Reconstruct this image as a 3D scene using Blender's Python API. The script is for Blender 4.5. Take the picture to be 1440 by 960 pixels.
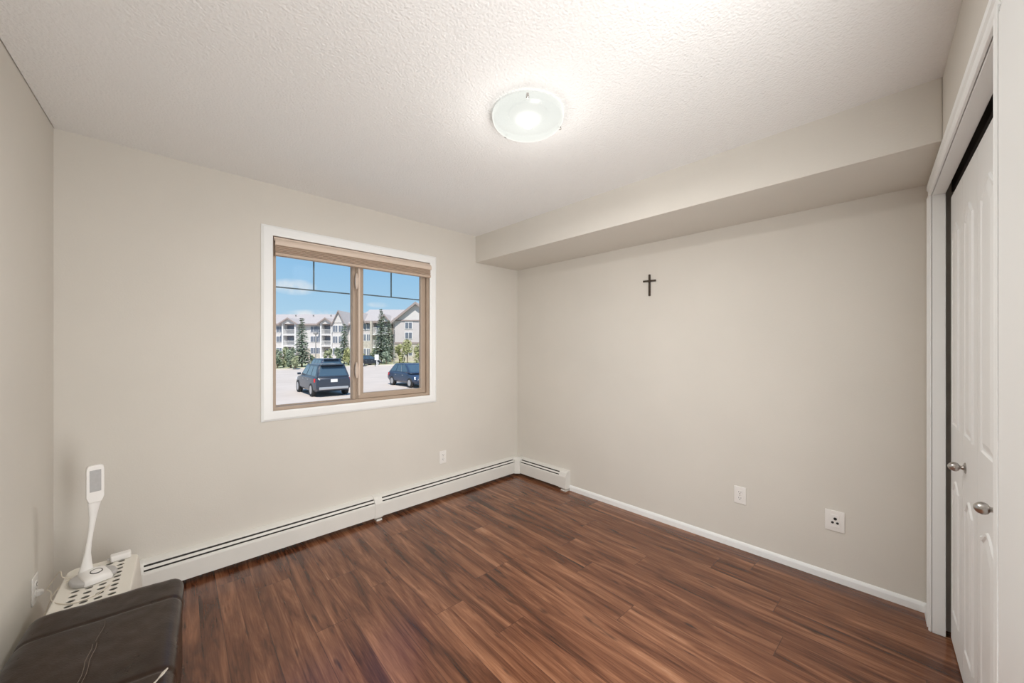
import bpy, bmesh, math, random
from mathutils import Vector, Matrix, noise
random.seed(7)
S = bpy.context.scene
COL = S.collection
for o in list(bpy.data.objects):
    bpy.data.objects.remove(o)

# ------------------------------------------------------------------ camera
CAMX, CAMY, CAMZ, YAW, FPX, CY = -2.8563, -2.9024, 1.3597, -0.7634, 526.72, 487.56
cam = bpy.data.cameras.new('camera')
cam.sensor_width = 36.0
cam.lens = 36.0 * FPX / 1440.0
cam.shift_y = (CY - 480.0) / 1440.0
cam.clip_start = 0.02
cam.clip_end = 500
camo = bpy.data.objects.new('camera', cam)
COL.objects.link(camo)
camo.location = (CAMX, CAMY, CAMZ)
camo.rotation_euler = (math.pi / 2, 0, YAW)
S.camera = camo

# ------------------------------------------------------------------ view, sky, sun, lights
S.view_settings.view_transform = 'Standard'
S.view_settings.look = 'None'
S.view_settings.gamma = 1
S.view_settings.use_curve_mapping = False
S.view_settings.exposure = 0.0
try:
    S.cycles.max_bounces = 12
    S.cycles.diffuse_bounces = 8
    S.cycles.transparent_max_bounces = 16
    S.cycles.sample_clamp_indirect = 6.0
except Exception:
    pass

SKY_STRENGTH = 0.92
SUN_STRENGTH = 5.6
BULB_POWER = 2.2
BOWL_POWER = 18.0
FILL_POWER = 56.0
BULB_COL = (1.0, 0.975, 0.94)
FILL_COL = (1.0, 0.985, 0.97)


def N(nt, t, **kw):
    n = nt.nodes.new(t)
    for k, v in kw.items():
        setattr(n, k, v)
    return n


def mathn(nt, op, a, b=None, clamp=False):
    n = nt.nodes.new('ShaderNodeMath')
    n.operation = op
    n.use_clamp = clamp
    for i, v in enumerate((a, b)):
        if v is None:
            continue
        if isinstance(v, (int, float)):
            n.inputs[i].default_value = v
        else:
            nt.links.new(v, n.inputs[i])
    return n.outputs[0]


def ramp(nt, fac, stops):
    r = nt.nodes.new('ShaderNodeValToRGB')
    e = r.color_ramp.elements
    e[0].position, e[0].color = stops[0][0], (*stops[0][1], 1)
    e[1].position, e[1].color = stops[-1][0], (*stops[-1][1], 1)
    for p, c in stops[1:-1]:
        x = e.new(p)
        x.color = (*c, 1)
    nt.links.new(fac, r.inputs[0])
    return r.outputs[0]


def mixc(nt, fac, a, b, mode='MIX'):
    m = nt.nodes.new('ShaderNodeMix')
    m.data_type = 'RGBA'
    m.blend_type = mode
    for sock, v in ((m.inputs[0], fac), (m.inputs[6], a), (m.inputs[7], b)):
        if isinstance(v, (int, float)):
            sock.default_value = v
        elif isinstance(v, tuple):
            sock.default_value = (*v, 1)
        else:
            nt.links.new(v, sock)
    return m.outputs[2]


w = bpy.data.worlds.new('sky')
S.world = w
w.use_nodes = True
nt = w.node_tree
nt.nodes.clear()
tc = N(nt, 'ShaderNodeTexCoord')
sep = N(nt, 'ShaderNodeSeparateXYZ')
nt.links.new(tc.outputs['Generated'], sep.inputs[0])
elev = sep.outputs[2]
grad = ramp(nt, mathn(nt, 'MULTIPLY', elev, 2.0, True),
            [(0.0, (0.62, 0.80, 0.93)), (0.12, (0.50, 0.74, 0.92)), (0.38, (0.34, 0.62, 0.90)), (1.0, (0.20, 0.42, 0.80))])
azim = mathn(nt, 'ARCTAN2', sep.outputs[0], sep.outputs[1])
cn = N(nt, 'ShaderNodeTexNoise')
cn.inputs['Scale'].default_value = 26
cn.inputs['Detail'].default_value = 5
nt.links.new(tc.outputs['Generated'], cn.inputs['Vector'])
cl_total = None
# small fair-weather clouds above the roofs: (azimuth, sine of elevation, half width, half height, strength)
for (ca_, ce_, wa_, wh_, st_) in [(0.237, 0.137, 0.05, 0.020, 1.0), (0.285, 0.075, 0.075, 0.014, 1.1), (0.24, 0.045, 0.10, 0.012, 0.5),
                                  (0.36, 0.076, 0.05, 0.016, 0.9), (0.42, 0.105, 0.03, 0.008, 0.6), (0.19, 0.06, 0.05, 0.01, 0.5),
                                  (-0.2, 0.2, 0.15, 0.04, 0.9), (0.75, 0.16, 0.12, 0.03, 0.9), (0.1, 0.3, 0.2, 0.05, 0.7)]:
    dx = mathn(nt, 'DIVIDE', mathn(nt, 'SUBTRACT', azim, ca_), wa_)
    dz = mathn(nt, 'DIVIDE', mathn(nt, 'SUBTRACT', elev, ce_), wh_)
    d2 = mathn(nt, 'ADD', mathn(nt, 'MULTIPLY', dx, dx), mathn(nt, 'MULTIPLY', dz, dz))
    m = mathn(nt, 'MULTIPLY', mathn(nt, 'SUBTRACT', 1.0, d2, True), st_)
    cl_total = m if cl_total is None else mathn(nt, 'MAXIMUM', cl_total, m)
nz = mathn(nt, 'MULTIPLY', mathn(nt, 'SUBTRACT', cn.outputs[0], 0.33), 3.2, True)
cloudf = mathn(nt, 'MULTIPLY', cl_total, nz, True)
skyc = mixc(nt, cloudf, grad, (0.93, 0.95, 0.97))
bg = N(nt, 'ShaderNodeBackground')
bg.inputs['Strength'].default_value = SKY_STRENGTH
nt.links.new(skyc, bg.inputs[0])
wo = N(nt, 'ShaderNodeOutputWorld')
nt.links.new(bg.outputs[0], wo.inputs[0])

sun = bpy.data.lights.new('sun', 'SUN')
sun.energy = SUN_STRENGTH
sun.angle = 0.01
sun.color = (1.0, 0.925, 0.83)
suno = bpy.data.objects.new('sun', sun)
COL.objects.link(suno)
suno.rotation_euler = Vector((0.30, 0.62, -0.95)).to_track_quat('-Z', 'Y').to_euler()

# ------------------------------------------------------------------ room numbers
H = 2.44
RL, RW = 3.2133, 2.9879
BD, BH = 0.573, 2.186          # bulkhead depth and underside height
CA = 0.0404                    # closet wall leaves the square by this angle
LA = 0.0481                    # so does the left wall
GROUND = -1.29                 # parking lot level


def closet_y(x):
    return -RW - math.tan(CA) * (-x)


def left_x(y):
    return -RL + LA * y


# ------------------------------------------------------------------ materials
def mat(name, col, rough=0.6, metal=0.0, var=0.0, vscale=8.0, bump=0.0, bscale=60.0, spec=0.5, coat=0.0):
    m = bpy.data.materials.new(name)
    m.use_nodes = True
    t = m.node_tree
    b = t.nodes['Principled BSDF']
    b.inputs['Base Color'].default_value = (*col, 1)
    b.inputs['Roughness'].default_value = rough
    b.inputs['Metallic'].default_value = metal
    b.inputs['Specular IOR Level'].default_value = spec
    if coat:
        b.inputs['Coat Weight'].default_value = coat
        b.inputs['Coat Roughness'].default_value = 0.05
    co = N(t, 'ShaderNodeTexCoord')
    if var:
        n = N(t, 'ShaderNodeTexNoise')
        n.inputs['Scale'].default_value = vscale
        n.inputs['Detail'].default_value = 4
        t.links.new(co.outputs['Object'], n.inputs['Vector'])
        a = tuple(c * (1 - var) for c in col)
        c2 = tuple(min(1, c * (1 + var)) for c in col)
        t.links.new(ramp(t, n.outputs[0], [(0.3, a), (0.7, c2)]), b.inputs['Base Color'])
    if bump:
        n2 = N(t, 'ShaderNodeTexNoise')
        n2.inputs['Scale'].default_value = bscale
        n2.inputs['Detail'].default_value = 3
        t.links.new(co.outputs['Object'], n2.inputs['Vector'])
        bp = N(t, 'ShaderNodeBump')
        bp.inputs['Strength'].default_value = bump
        bp.inputs['Distance'].default_value = 0.004
        t.links.new(n2.outputs[0], bp.inputs['Height'])
        t.links.new(bp.outputs[0], b.inputs['Normal'])
    return m


M = {}
M['wall'] = mat('wall_paint', (0.655, 0.630, 0.580), 0.75, var=0.02, vscale=2, bump=0.12, bscale=120, spec=0.3)
M['trim'] = mat('white_trim_paint', (0.845, 0.865, 0.865), 0.42, bump=0.03, bscale=40)
M['door'] = mat('white_door_paint', (0.83, 0.845, 0.845), 0.45, bump=0.05, bscale=150)
M['heater'] = mat('cream_enamel', (0.73, 0.725, 0.69), 0.42, var=0.02)
M['dark'] = mat('dark_void', (0.012, 0.010, 0.009), 0.9)
M['fin'] = mat('heater_fins', (0.05, 0.045, 0.04), 0.6, metal=0.4)
M['vinyl'] = mat('tan_vinyl', (0.40, 0.315, 0.245), 0.45, var=0.03)
M['vinyl_light'] = mat('tan_vinyl_light', (0.60, 0.50, 0.42), 0.4)
M['blind'] = mat('beige_blind_fabric', (0.52, 0.41, 0.325), 0.8, var=0.04, vscale=30, bump=0.1, bscale=300)
M['blind_rail'] = mat('beige_blind_rail', (0.66, 0.55, 0.46), 0.5)
M['grille'] = mat('dark_grille_bar', (0.10, 0.14, 0.16), 0.4)
M['plastic'] = mat('white_plastic', (0.82, 0.81, 0.79), 0.35)
M['plate'] = mat('white_plate_plastic', (0.80, 0.785, 0.76), 0.35)
M['basket'] = mat('cream_basket_plastic', (0.76, 0.73, 0.66), 0.4, var=0.02)
M['grey'] = mat('grey_plastic', (0.45, 0.44, 0.43), 0.4)
M['led'] = mat('grey_led_diffuser', (0.42, 0.42, 0.42), 0.35, var=0.04, vscale=90)
M['cord'] = mat('cream_cord', (0.66, 0.60, 0.50), 0.5)
M['slot'] = mat('dark_slot', (0.03, 0.028, 0.026), 0.6)
M['cross'] = mat('dark_brown_wood', (0.035, 0.022, 0.012), 0.4, var=0.3, vscale=40)
M['nickel'] = mat('brushed_nickel', (0.50, 0.48, 0.46), 0.28, metal=1.0)
M['stitch'] = mat('worn_thread', (0.20, 0.16, 0.125), 0.8)
M['scuff'] = mat('worn_leather_edge', (0.42, 0.38, 0.33), 0.8, var=0.2, vscale=150)


def ceiling_mat():
    m = bpy.data.materials.new('popcorn_ceiling')
    m.use_nodes = True
    t = m.node_tree
    b = t.nodes['Principled BSDF']
    b.inputs['Base Color'].default_value = (0.83, 0.835, 0.83, 1)
    b.inputs['Roughness'].default_value = 0.9
    b.inputs['Specular IOR Level'].default_value = 0.15
    co = N(t, 'ShaderNodeTexCoord')
    n = N(t, 'ShaderNodeTexNoise')
    n.inputs['Scale'].default_value = 115
    n.inputs['Detail'].default_value = 2.5
    t.links.new(co.outputs['Object'], n.inputs['Vector'])
    v = N(t, 'ShaderNodeTexVoronoi')
    v.inputs['Scale'].default_value = 95
    t.links.new(co.outputs['Object'], v.inputs['Vector'])
    h = mathn(t, 'SUBTRACT', n.outputs[0], mathn(t, 'MULTIPLY', v.outputs[0], 0.5))
    bp = N(t, 'ShaderNodeBump')
    bp.inputs['Strength'].default_value = 0.52
    bp.inputs['Distance'].default_value = 0.006
    t.links.new(h, bp.inputs['Height'])
    t.links.new(bp.outputs[0], b.inputs['Normal'])
    return m


def floor_mat():
    m = bpy.data.materials.new('laminate_planks')
    m.use_nodes = True
    t = m.node_tree
    b = t.nodes['Principled BSDF']
    co = N(t, 'ShaderNodeTexCoord')
    mp = N(t, 'ShaderNodeMapping')
    mp.inputs['Rotation'].default_value = (0, 0, 0.035)
    t.links.new(co.outputs['Object'], mp.inputs['Vector'])
    sp = N(t, 'ShaderNodeSeparateXYZ')
    t.links.new(mp.outputs[0], sp.inputs[0])
    PW, PL = 0.163, 1.22
    across = mathn(t, 'DIVIDE', mathn(t, 'ADD', sp.outputs[0], 2.101 + 0.163 * 40), PW)
    row = mathn(t, 'FLOOR', across)
    fa = mathn(t, 'FRACT', across)
    wn = N(t, 'ShaderNodeTexWhiteNoise', noise_dimensions='1D')
    t.links.new(row, wn.inputs['W'])
    along = mathn(t, 'ADD', mathn(t, 'DIVIDE', sp.outputs[1], PL), mathn(t, 'ADD', mathn(t, 'MULTIPLY', wn.outputs[0], 3.7), 30))
    pk = mathn(t, 'FLOOR', along)
    fl = mathn(t, 'FRACT', along)
    cmb = N(t, 'ShaderNodeCombineXYZ')
    t.links.new(row, cmb.inputs[0])
    t.links.new(pk, cmb.inputs[1])
    wn2 = N(t, 'ShaderNodeTexWhiteNoise', noise_dimensions='2D')
    t.links.new(cmb.outputs[0], wn2.inputs['Vector'])
    prand = wn2.outputs[0]
    # two printed strips per plank with their own tone
    strip = mathn(t, 'FLOOR', mathn(t, 'MULTIPLY', fa, 2.0))
    cmb3 = N(t, 'ShaderNodeCombineXYZ')
    t.links.new(mathn(t, 'ADD', mathn(t, 'MULTIPLY', row, 2), strip), cmb3.inputs[0])
    t.links.new(pk, cmb3.inputs[1])
    wn3 = N(t, 'ShaderNodeTexWhiteNoise', noise_dimensions='2D')
    t.links.new(cmb3.outputs[0], wn3.inputs['Vector'])
    # grain: noise stretched along the plank, shifted per plank
    cmb2 = N(t, 'ShaderNodeCombineXYZ')
    t.links.new(mathn(t, 'ADD', mathn(t, 'MULTIPLY', sp.outputs[0], 15.0), mathn(t, 'MULTIPLY', wn3.outputs[0], 37.0)), cmb2.inputs[0])
    t.links.new(mathn(t, 'ADD', mathn(t, 'MULTIPLY', sp.outputs[1], 1.3), mathn(t, 'MULTIPLY', prand, 91.0)), cmb2.inputs[1])
    g1 = N(t, 'ShaderNodeTexNoise')
    g1.inputs['Scale'].default_value = 1.0
    g1.inputs['Detail'].default_value = 7
    g1.inputs['Roughness'].default_value = 0.62
    g1.inputs['Distortion'].default_value = 0.9
    t.links.new(cmb2.outputs[0], g1.inputs['Vector'])
    cmb4 = N(t, 'ShaderNodeCombineXYZ')
    t.links.new(mathn(t, 'MULTIPLY', sp.outputs[0], 160.0), cmb4.inputs[0])
    t.links.new(mathn(t, 'ADD', mathn(t, 'MULTIPLY', sp.outputs[1], 7.0), mathn(t, 'MULTIPLY', prand, 50.0)), cmb4.inputs[1])
    g2 = N(t, 'ShaderNodeTexNoise')
    g2.inputs['Scale'].default_value = 1.0
    g2.inputs['Detail'].default_value = 3
    t.links.new(cmb4.outputs[0], g2.inputs['Vector'])
    tone = mathn(t, 'ADD', mathn(t, 'MULTIPLY', mathn(t, 'SUBTRACT', g1.outputs[0], 0.5), 1.75),
                 mathn(t, 'ADD', mathn(t, 'MULTIPLY', mathn(t, 'SUBTRACT', wn3.outputs[0], 0.5), 0.17),
                       mathn(t, 'ADD', mathn(t, 'MULTIPLY', mathn(t, 'SUBTRACT', prand, 0.5), 0.16),
                             mathn(t, 'ADD', mathn(t, 'MULTIPLY', mathn(t, 'SUBTRACT', g2.outputs[0], 0.5), 0.42), 0.5))))
    c = ramp(t, tone, [(0.08, (0.030, 0.009, 0.004)), (0.33, (0.100, 0.034, 0.015)), (0.55, (0.182, 0.071, 0.034)),
                       (0.78, (0.295, 0.132, 0.068)), (1.0, (0.41, 0.22, 0.13))])
    # sparse dark knots and cracks
    cmb5 = N(t, 'ShaderNodeCombineXYZ')
    t.links.new(mathn(t, 'MULTIPLY', sp.outputs[0], 24.0), cmb5.inputs[0])
    t.links.new(mathn(t, 'ADD', mathn(t, 'MULTIPLY', sp.outputs[1], 4.2), mathn(t, 'MULTIPLY', prand, 13.0)), cmb5.inputs[1])
    g3 = N(t, 'ShaderNodeTexNoise')
    g3.inputs['Scale'].default_value = 1.0
    g3.inputs['Detail'].default_value = 2
    t.links.new(cmb5.outputs[0], g3.inputs['Vector'])
    knot = mathn(t, 'MULTIPLY', mathn(t, 'SUBTRACT', g3.outputs[0], 0.645), 9.0, True)
    c = mixc(t, mathn(t, 'MULTIPLY', knot, 0.8), c, (0.022, 0.009, 0.006))
    e1 = mathn(t, 'MINIMUM', fa, mathn(t, 'SUBTRACT', 1.0, fa))
    e2 = mathn(t, 'MINIMUM', fl, mathn(t, 'SUBTRACT', 1.0, fl))
    s1 = mathn(t, 'LESS_THAN', e1, 0.009)
    s2 = mathn(t, 'LESS_THAN', e2, 0.0012)
    seam = mathn(t, 'MAXIMUM', s1, s2)
    c = mixc(t, mathn(t, 'MULTIPLY', seam, 0.6), c, (0.03, 0.012, 0.008))
    t.links.new(c, b.inputs['Base Color'])
    rn = mathn(t, 'ADD', mathn(t, 'MULTIPLY', g2.outputs[0], 0.10), 0.17)
    t.links.new(rn, b.inputs['Roughness'])
    b.inputs['Specular IOR Level'].default_value = 0.55
    bp = N(t, 'ShaderNodeBump')
    bp.inputs['Strength'].default_value = 0.10
    bp.inputs['Distance'].default_value = 0.002
    t.links.new(mathn(t, 'SUBTRACT', g2.outputs[0], mathn(t, 'MULTIPLY', seam, 1.5)), bp.inputs['Height'])
    t.links.new(bp.outputs[0], b.inputs['Normal'])
    return m


def leather_mat():
    m = mat('dark_brown_leather', (0.022, 0.0105, 0.0052), 0.36, var=0.22, vscale=5, spec=0.32)
    t = m.node_tree
    b = t.nodes['Principled BSDF']
    co = N(t, 'ShaderNodeTexCoord')
    v = N(t, 'ShaderNodeTexVoronoi')
    v.inputs['Scale'].default_value = 170
    t.links.new(co.outputs['Object'], v.inputs['Vector'])
    n = N(t, 'ShaderNodeTexNoise')
    n.inputs['Scale'].default_value = 14
    n.inputs['Detail'].default_value = 4
    t.links.new(co.outputs['Object'], n.inputs['Vector'])
    bp = N(t, 'ShaderNodeBump')
    bp.inputs['Strength'].default_value = 0.22
    bp.inputs['Distance'].default_value = 0.004
    t.links.new(mathn(t, 'ADD', mathn(t, 'MULTIPLY', v.outputs[0], 0.25), n.outputs[0]), bp.inputs['Height'])
    t.links.new(bp.outputs[0], b.inputs['Normal'])
    t.links.new(mathn(t, 'ADD', mathn(t, 'MULTIPLY', n.outputs[0], 0.16), 0.22), b.inputs['Roughness'])
    return m


def glass_pane_mat():
    m = bpy.data.materials.new('clear_window_glass')
    m.use_nodes = True
    t = m.node_tree
    t.nodes.clear()
    tr = N(t, 'ShaderNodeBsdfTransparent')
    tr.inputs[0].default_value = (0.97, 0.98, 0.985, 1)
    gl = N(t, 'ShaderNodeBsdfGlossy')
    gl.inputs['Roughness'].default_value = 0.02
    fr = N(t, 'ShaderNodeFresnel')
    fr.inputs[0].default_value = 1.12
    mx = N(t, 'ShaderNodeMixShader')
    t.links.new(fr.outputs[0], mx.inputs[0])
    t.links.new(tr.outputs[0], mx.inputs[1])
    t.links.new(gl.outputs[0], mx.inputs[2])
    o = N(t, 'ShaderNodeOutputMaterial')
    t.links.new(mx.outputs[0], o.inputs[0])
    return m


def bowl_mat():
    # frosted lamp glass: lets the bulb through, its glow put in as emission
    m = bpy.data.materials.new('frosted_lamp_glass')
    m.use_nodes = True
    t = m.node_tree
    t.nodes.clear()
    tr = N(t, 'ShaderNodeBsdfTransparent')
    tr.inputs[0].default_value = (0.95, 0.97, 0.93, 1)
    em = N(t, 'ShaderNodeEmission')
    em.inputs[0].default_value = (0.94, 0.965, 0.91, 1)
    em.inputs[1].default_value = 0.86
    gl = N(t, 'ShaderNodeBsdfPrincipled')
    gl.inputs['Base Color'].default_value = (0.05, 0.05, 0.05, 1)
    gl.inputs['Roughness'].default_value = 0.25
    ad = N(t, 'ShaderNodeAddShader')
    t.links.new(em.outputs[0], ad.inputs[0])
    t.links.new(gl.outputs[0], ad.inputs[1])
    mx = N(t, 'ShaderNodeMixShader')
    mx.inputs[0].default_value = 0.86
    t.links.new(tr.outputs[0], mx.inputs[1])
    t.links.new(ad.outputs[0], mx.inputs[2])
    o = N(t, 'ShaderNodeOutputMaterial')
    t.links.new(mx.outputs[0], o.inputs[0])
    return m


def emit_mat(name, col, st):
    m = bpy.data.materials.new(name)
    m.use_nodes = True
    t = m.node_tree
    t.nodes.clear()
    e = N(t, 'ShaderNodeEmission')
    e.inputs[0].default_value = (*col, 1)
    e.inputs[1].default_value = st
    o = N(t, 'ShaderNodeOutputMaterial')
    t.links.new(e.outputs[0], o.inputs[0])
    return m


M['ceiling'] = ceiling_mat()
M['floor'] = floor_mat()
M['leather'] = leather_mat()
M['glass'] = glass_pane_mat()
M['bowl'] = bowl_mat()
M['bulb'] = emit_mat('lit_bulb', (1.0, 0.98, 0.95), 2.2)


# ------------------------------------------------------------------ mesh helpers
class B:
    def __init__(self):
        self.bm = bmesh.new()

    def box(self, x0, x1, y0, y1, z0, z1, mtx=None):
        vs = [self.bm.verts.new(p) for p in ((x0, y0, z0), (x1, y0, z0), (x1, y1, z0), (x0, y1, z0),
                                             (x0, y0, z1), (x1, y0, z1), (x1, y1, z1), (x0, y1, z1))]
        for f in ((0, 3, 2, 1), (4, 5, 6, 7), (0, 1, 5, 4), (1, 2, 6, 5), (2, 3, 7, 6), (3, 0, 4, 7)):
            self.bm.faces.new([vs[i] for i in f])
        if mtx:
            for v in vs:
                v.co = mtx @ v.co
        return self

    def prism(self, poly, z0, z1):
        a = [self.bm.verts.new((p[0], p[1], z0)) for p in poly]
        b = [self.bm.verts.new((p[0], p[1], z1)) for p in poly]
        n = len(poly)
        self.bm.faces.new(a[::-1])
        self.bm.faces.new(b)
        for i in range(n):
            j = (i + 1) % n
            self.bm.faces.new((a[i], a[j], b[j], b[i]))
        return self

    def extrude(self, poly, fn, a0, a1):
        # poly: 2d outline, fn(u, v, a) -> point; swept from a0 to a1
        A = [self.bm.verts.new(fn(p[0], p[1], a0)) for p in poly]
        Bv = [self.bm.verts.new(fn(p[0], p[1], a1)) for p in poly]
        n = len(poly)
        self.bm.faces.new(A[::-1])
        self.bm.faces.new(Bv)
        for i in range(n):
            j = (i + 1) % n
            self.bm.faces.new((A[i], A[j], Bv[j], Bv[i]))
        return self

    def lathe(self, prof, n=24, mtx=None, cap=True):
        # prof: (radius, z) pairs about local z
        rings = []
        for r, z in prof:
            ring = []
            for i in range(n):
                a = 2 * math.pi * i / n
                p = Vector((r * math.cos(a), r * math.sin(a), z))
                ring.append(self.bm.verts.new(mtx @ p if mtx else p))
            rings.append(ring)
        for k in range(len(rings) - 1):
            for i in range(n):
                j = (i + 1) % n
                self.bm.faces.new((rings[k][i], rings[k][j], rings[k + 1][j], rings[k + 1][i]))
        if cap:
            self.bm.faces.new(rings[0][::-1])
            self.bm.faces.new(rings[-1])
        return self

    def loft(self, rings, cap=True):
        R = [[self.bm.verts.new(p) for p in r] for r in rings]
        n = len(R[0])
        for k in range(len(R) - 1):
            for i in range(n):
                j = (i + 1) % n
                self.bm.faces.new((R[k][i], R[k][j], R[k + 1][j], R[k + 1][i]))
        if cap:
            self.bm.faces.new(R[0][::-1])
            self.bm.faces.new(R[-1])
        return self

    def tube(self, pts, r, n=8):
        pts = [Vector(p) for p in pts]
        rings = []
        for i, p in enumerate(pts):
            d = (pts[min(i + 1, len(pts) - 1)] - pts[max(i - 1, 0)]).normalized()
            up = Vector((0, 0, 1)) if abs(d.z) < 0.9 else Vector((1, 0, 0))
            s = d.cross(up).normalized()
            t = s.cross(d).normalized()
            rr = r[i] if isinstance(r, (list, tuple)) else r
            rings.append([p + rr * (math.cos(2 * math.pi * k / n) * s + math.sin(2 * math.pi * k / n) * t) for k in range(n)])
        return self.loft(rings)

    def quad(self, a, b, c, d):
        self.bm.faces.new([self.bm.verts.new(p) for p in (a, b, c, d)])
        return self

    def poly(self, pts):
        self.bm.faces.new([self.bm.verts.new(p) for p in pts])
        return self

    def build(self, name, m, parent=None, smooth=False, bevel=0.0, seg=2, loc=None, sub=0, angle=40):
        bmesh.ops.recalc_face_normals(self.bm, faces=self.bm.faces)
        me = bpy.data.meshes.new(name)
        self.bm.to_mesh(me)
        self.bm.free()
        me.materials.append(M[m] if isinstance(m, str) else m)
        if smooth:
            for p in me.polygons:
                p.use_smooth = True
            if angle < 180:
                me.set_sharp_from_angle(angle=math.radians(angle))
        o = bpy.data.objects.new(name, me)
        COL.objects.link(o)
        if parent:
            o.parent = parent
        if loc:
            o.location = loc
        if bevel:
            bv = o.modifiers.new('bevel', 'BEVEL')
            bv.width = bevel
            bv.segments = seg
            bv.limit_method = 'ANGLE'
            bv.angle_limit = math.radians(50)
        if sub:
            s = o.modifiers.new('sub', 'SUBSURF')
            s.levels = s.render_levels = sub
        return o


def tag(o, label, cat, group=None, kind=None):
    if label:
        o['label'] = label
    if cat:
        o['category'] = cat
    if group:
        o['group'] = group
    if kind:
        o['kind'] = kind
    return o


def thing(name, label, cat, loc=(0, 0, 0), rz=0.0, group=None, kind=None):
    o = bpy.data.objects.new(name, None)
    o.empty_display_size = 0.1
    COL.objects.link(o)
    o.location = loc
    o.rotation_euler = (0, 0, rz)
    return tag(o, label, cat, group, kind)


def struct(o, label=None, cat=None):
    return tag(o, label, cat, None, 'structure')


def copy_tree(root, loc=None, rz=None, label=None):
    r = root.copy()
    COL.objects.link(r)
    if loc is not None:
        r.location = loc
    if rz is not None:
        r.rotation_euler = (0, 0, rz)
    if label:
        r['label'] = label
    for ch in list(root.children):
        c = ch.copy()
        COL.objects.link(c)
        c.parent = r
        for g in list(ch.children):
            d = g.copy()
            COL.objects.link(d)
            d.parent = c
    return r


def rbox(hx, hy, hz, r, nx=10, ny=10, nz=6, fn=None):
    # rounded box with a dense surface, centred on the origin
    b = B()
    R = min(r, hx, hy, hz)

    def rnd(p):
        q = Vector((max(-(hx - R), min(hx - R, p[0])), max(-(hy - R), min(hy - R, p[1])), max(-(hz - R), min(hz - R, p[2]))))
        d = Vector(p) - q
        if d.length > 1e-9:
            q = q + d.normalized() * R
        return fn(q) if fn else q

    def coords(h, n):
        # finer steps in the rounded rim
        c = [-h + R * (1 - math.cos(math.pi / 2 * i / 4)) for i in range(4)]
        mid = [-(h - R) + 2 * (h - R) * i / n for i in range(n + 1)]
        return c + mid + [-v for v in c[::-1]]
    X, Y, Z = coords(hx, nx), coords(hy, ny), coords(hz, nz)
    cache = {}

    def V(p):
        k = tuple(round(c, 6) for c in p)
        if k not in cache:
            cache[k] = b.bm.verts.new(rnd(p))
        return cache[k]

    def grid(U, W, mk):
        for i in range(len(U) - 1):
            for j in range(len(W) - 1):
                vs = [V(mk(U[i], W[j])), V(mk(U[i + 1], W[j])), V(mk(U[i + 1], W[j + 1])), V(mk(U[i], W[j + 1]))]
                if len(set(vs)) == 4:
                    try:
                        b.bm.faces.new(vs)
                    except ValueError:
                        pass
    for s in (-1, 1):
        grid(X, Y, lambda u, v: (u, v, s * hz))
        grid(X, Z, lambda u, v: (u, s * hy, v))
        grid(Y, Z, lambda u, v: (s * hx, u, v))
    return b


# ------------------------------------------------------------------ the room
T = 0.13
yl = closet_y(left_x(-3.12))
P_BL, P_FL = (left_x(yl), yl), (-RL, 0.0)
P_C, P_BR = (0.0, 0.0), (0.0, -RW)
# floor reaches into closet and hall
b = B().prism([(-RL - T, T), (T, T), (T, -5.1), (-4.2, -5.1)], -0.12, 0.0)
struct(b.build('floor', 'floor'))
# ceiling stops a hair short of the left wall, which shows as a dark joint
g = 0.009
b = B().prism([(-RL + g, T), (T, T), (T, -5.1), (left_x(-5.1) + g, -5.1)], H, H + 0.12)
struct(b.build('ceiling', 'ceiling'))
b = B().prism([(-RL - T, T), (T, T), (T, -5.1), (-4.2, -5.1)], H + 0.121, H + 0.2)
struct(b.build('roof_slab', 'wall'))

WX0, WX1, WZ0, WZ1 = -2.292, -1.083, 0.925, 2.107
b = B()
b.box(-RL - T, WX0, 0, T, -0.12, H + 0.12)
b.box(WX1, T, 0, T, -0.12, H + 0.12)
b.box(WX0, WX1, 0, T, -0.12, WZ0)
b.box(WX0, WX1, 0, T, WZ1, H + 0.12)
struct(b.build('wall_front', 'wall'))
b = B().box(0, T, -RW - 0.8, 0, -0.12, H + 0.12)
struct(b.build('wall_right', 'wall'))
b = B().prism([(-RL, 0.0), (left_x(-5.1), -5.1), (left_x(-5.1) - T, -5.1), (-RL - T, 0.0)], -0.12, H + 0.12)
struct(b.build('wall_left', 'wall'))
b = B().box(-BD, 0, closet_y(-0.3) - 0.0, 0, BH, H)
o = B().prism([(-BD, 0), (0, 0), (0, -RW), (-BD, closet_y(-BD))], BH, H + 0.01)
b.bm.free()
struct(o.build('trim_1', 'wall', bevel=0.004))

# closet wall in its own frame: x runs along the wall away from the right wall, y runs into the closet
CW = thing('wall_back', None, None, (0, -RW, 0), math.pi + CA, kind='structure')
CO0, CO1, CH = 0.178, 1.505, 2.08       # closet opening
DO0, DO1, DH = 1.84, 2.66, 2.06         # doorway beside the camera
WT = 0.115
b = B()
JT = 0.0125
JD = 0.045      # depth of the closet jamb; behind it the opening widens
b.box(0, CO0 - JT - .05, 0, WT, 0, H)
b.box(CO0 - JT - .05, CO0 - JT, 0, JD - .001, 0, H)
b.box(CO0 - JT, CO1 + JT, 0, JD - .001, CH + JT, H)
b.box(CO0 - JT - .05, CO1 + JT, JD - .001, WT, CH + JT + .05, H)
b.box(CO1 + JT, DO0 - JT, 0, WT, 0, H)
b.box(DO0 - JT, DO1 + JT, 0, WT, DH + JT, H)
b.box(DO1 + JT, 3.40, 0, WT, 0, H)
b.build('wall_panel', 'wall', CW)


def cframe(name, label=None, cat=None, kind='structure'):
    return thing(name, label, cat, (0, -RW, 0), math.pi + CA, kind=kind)


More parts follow.
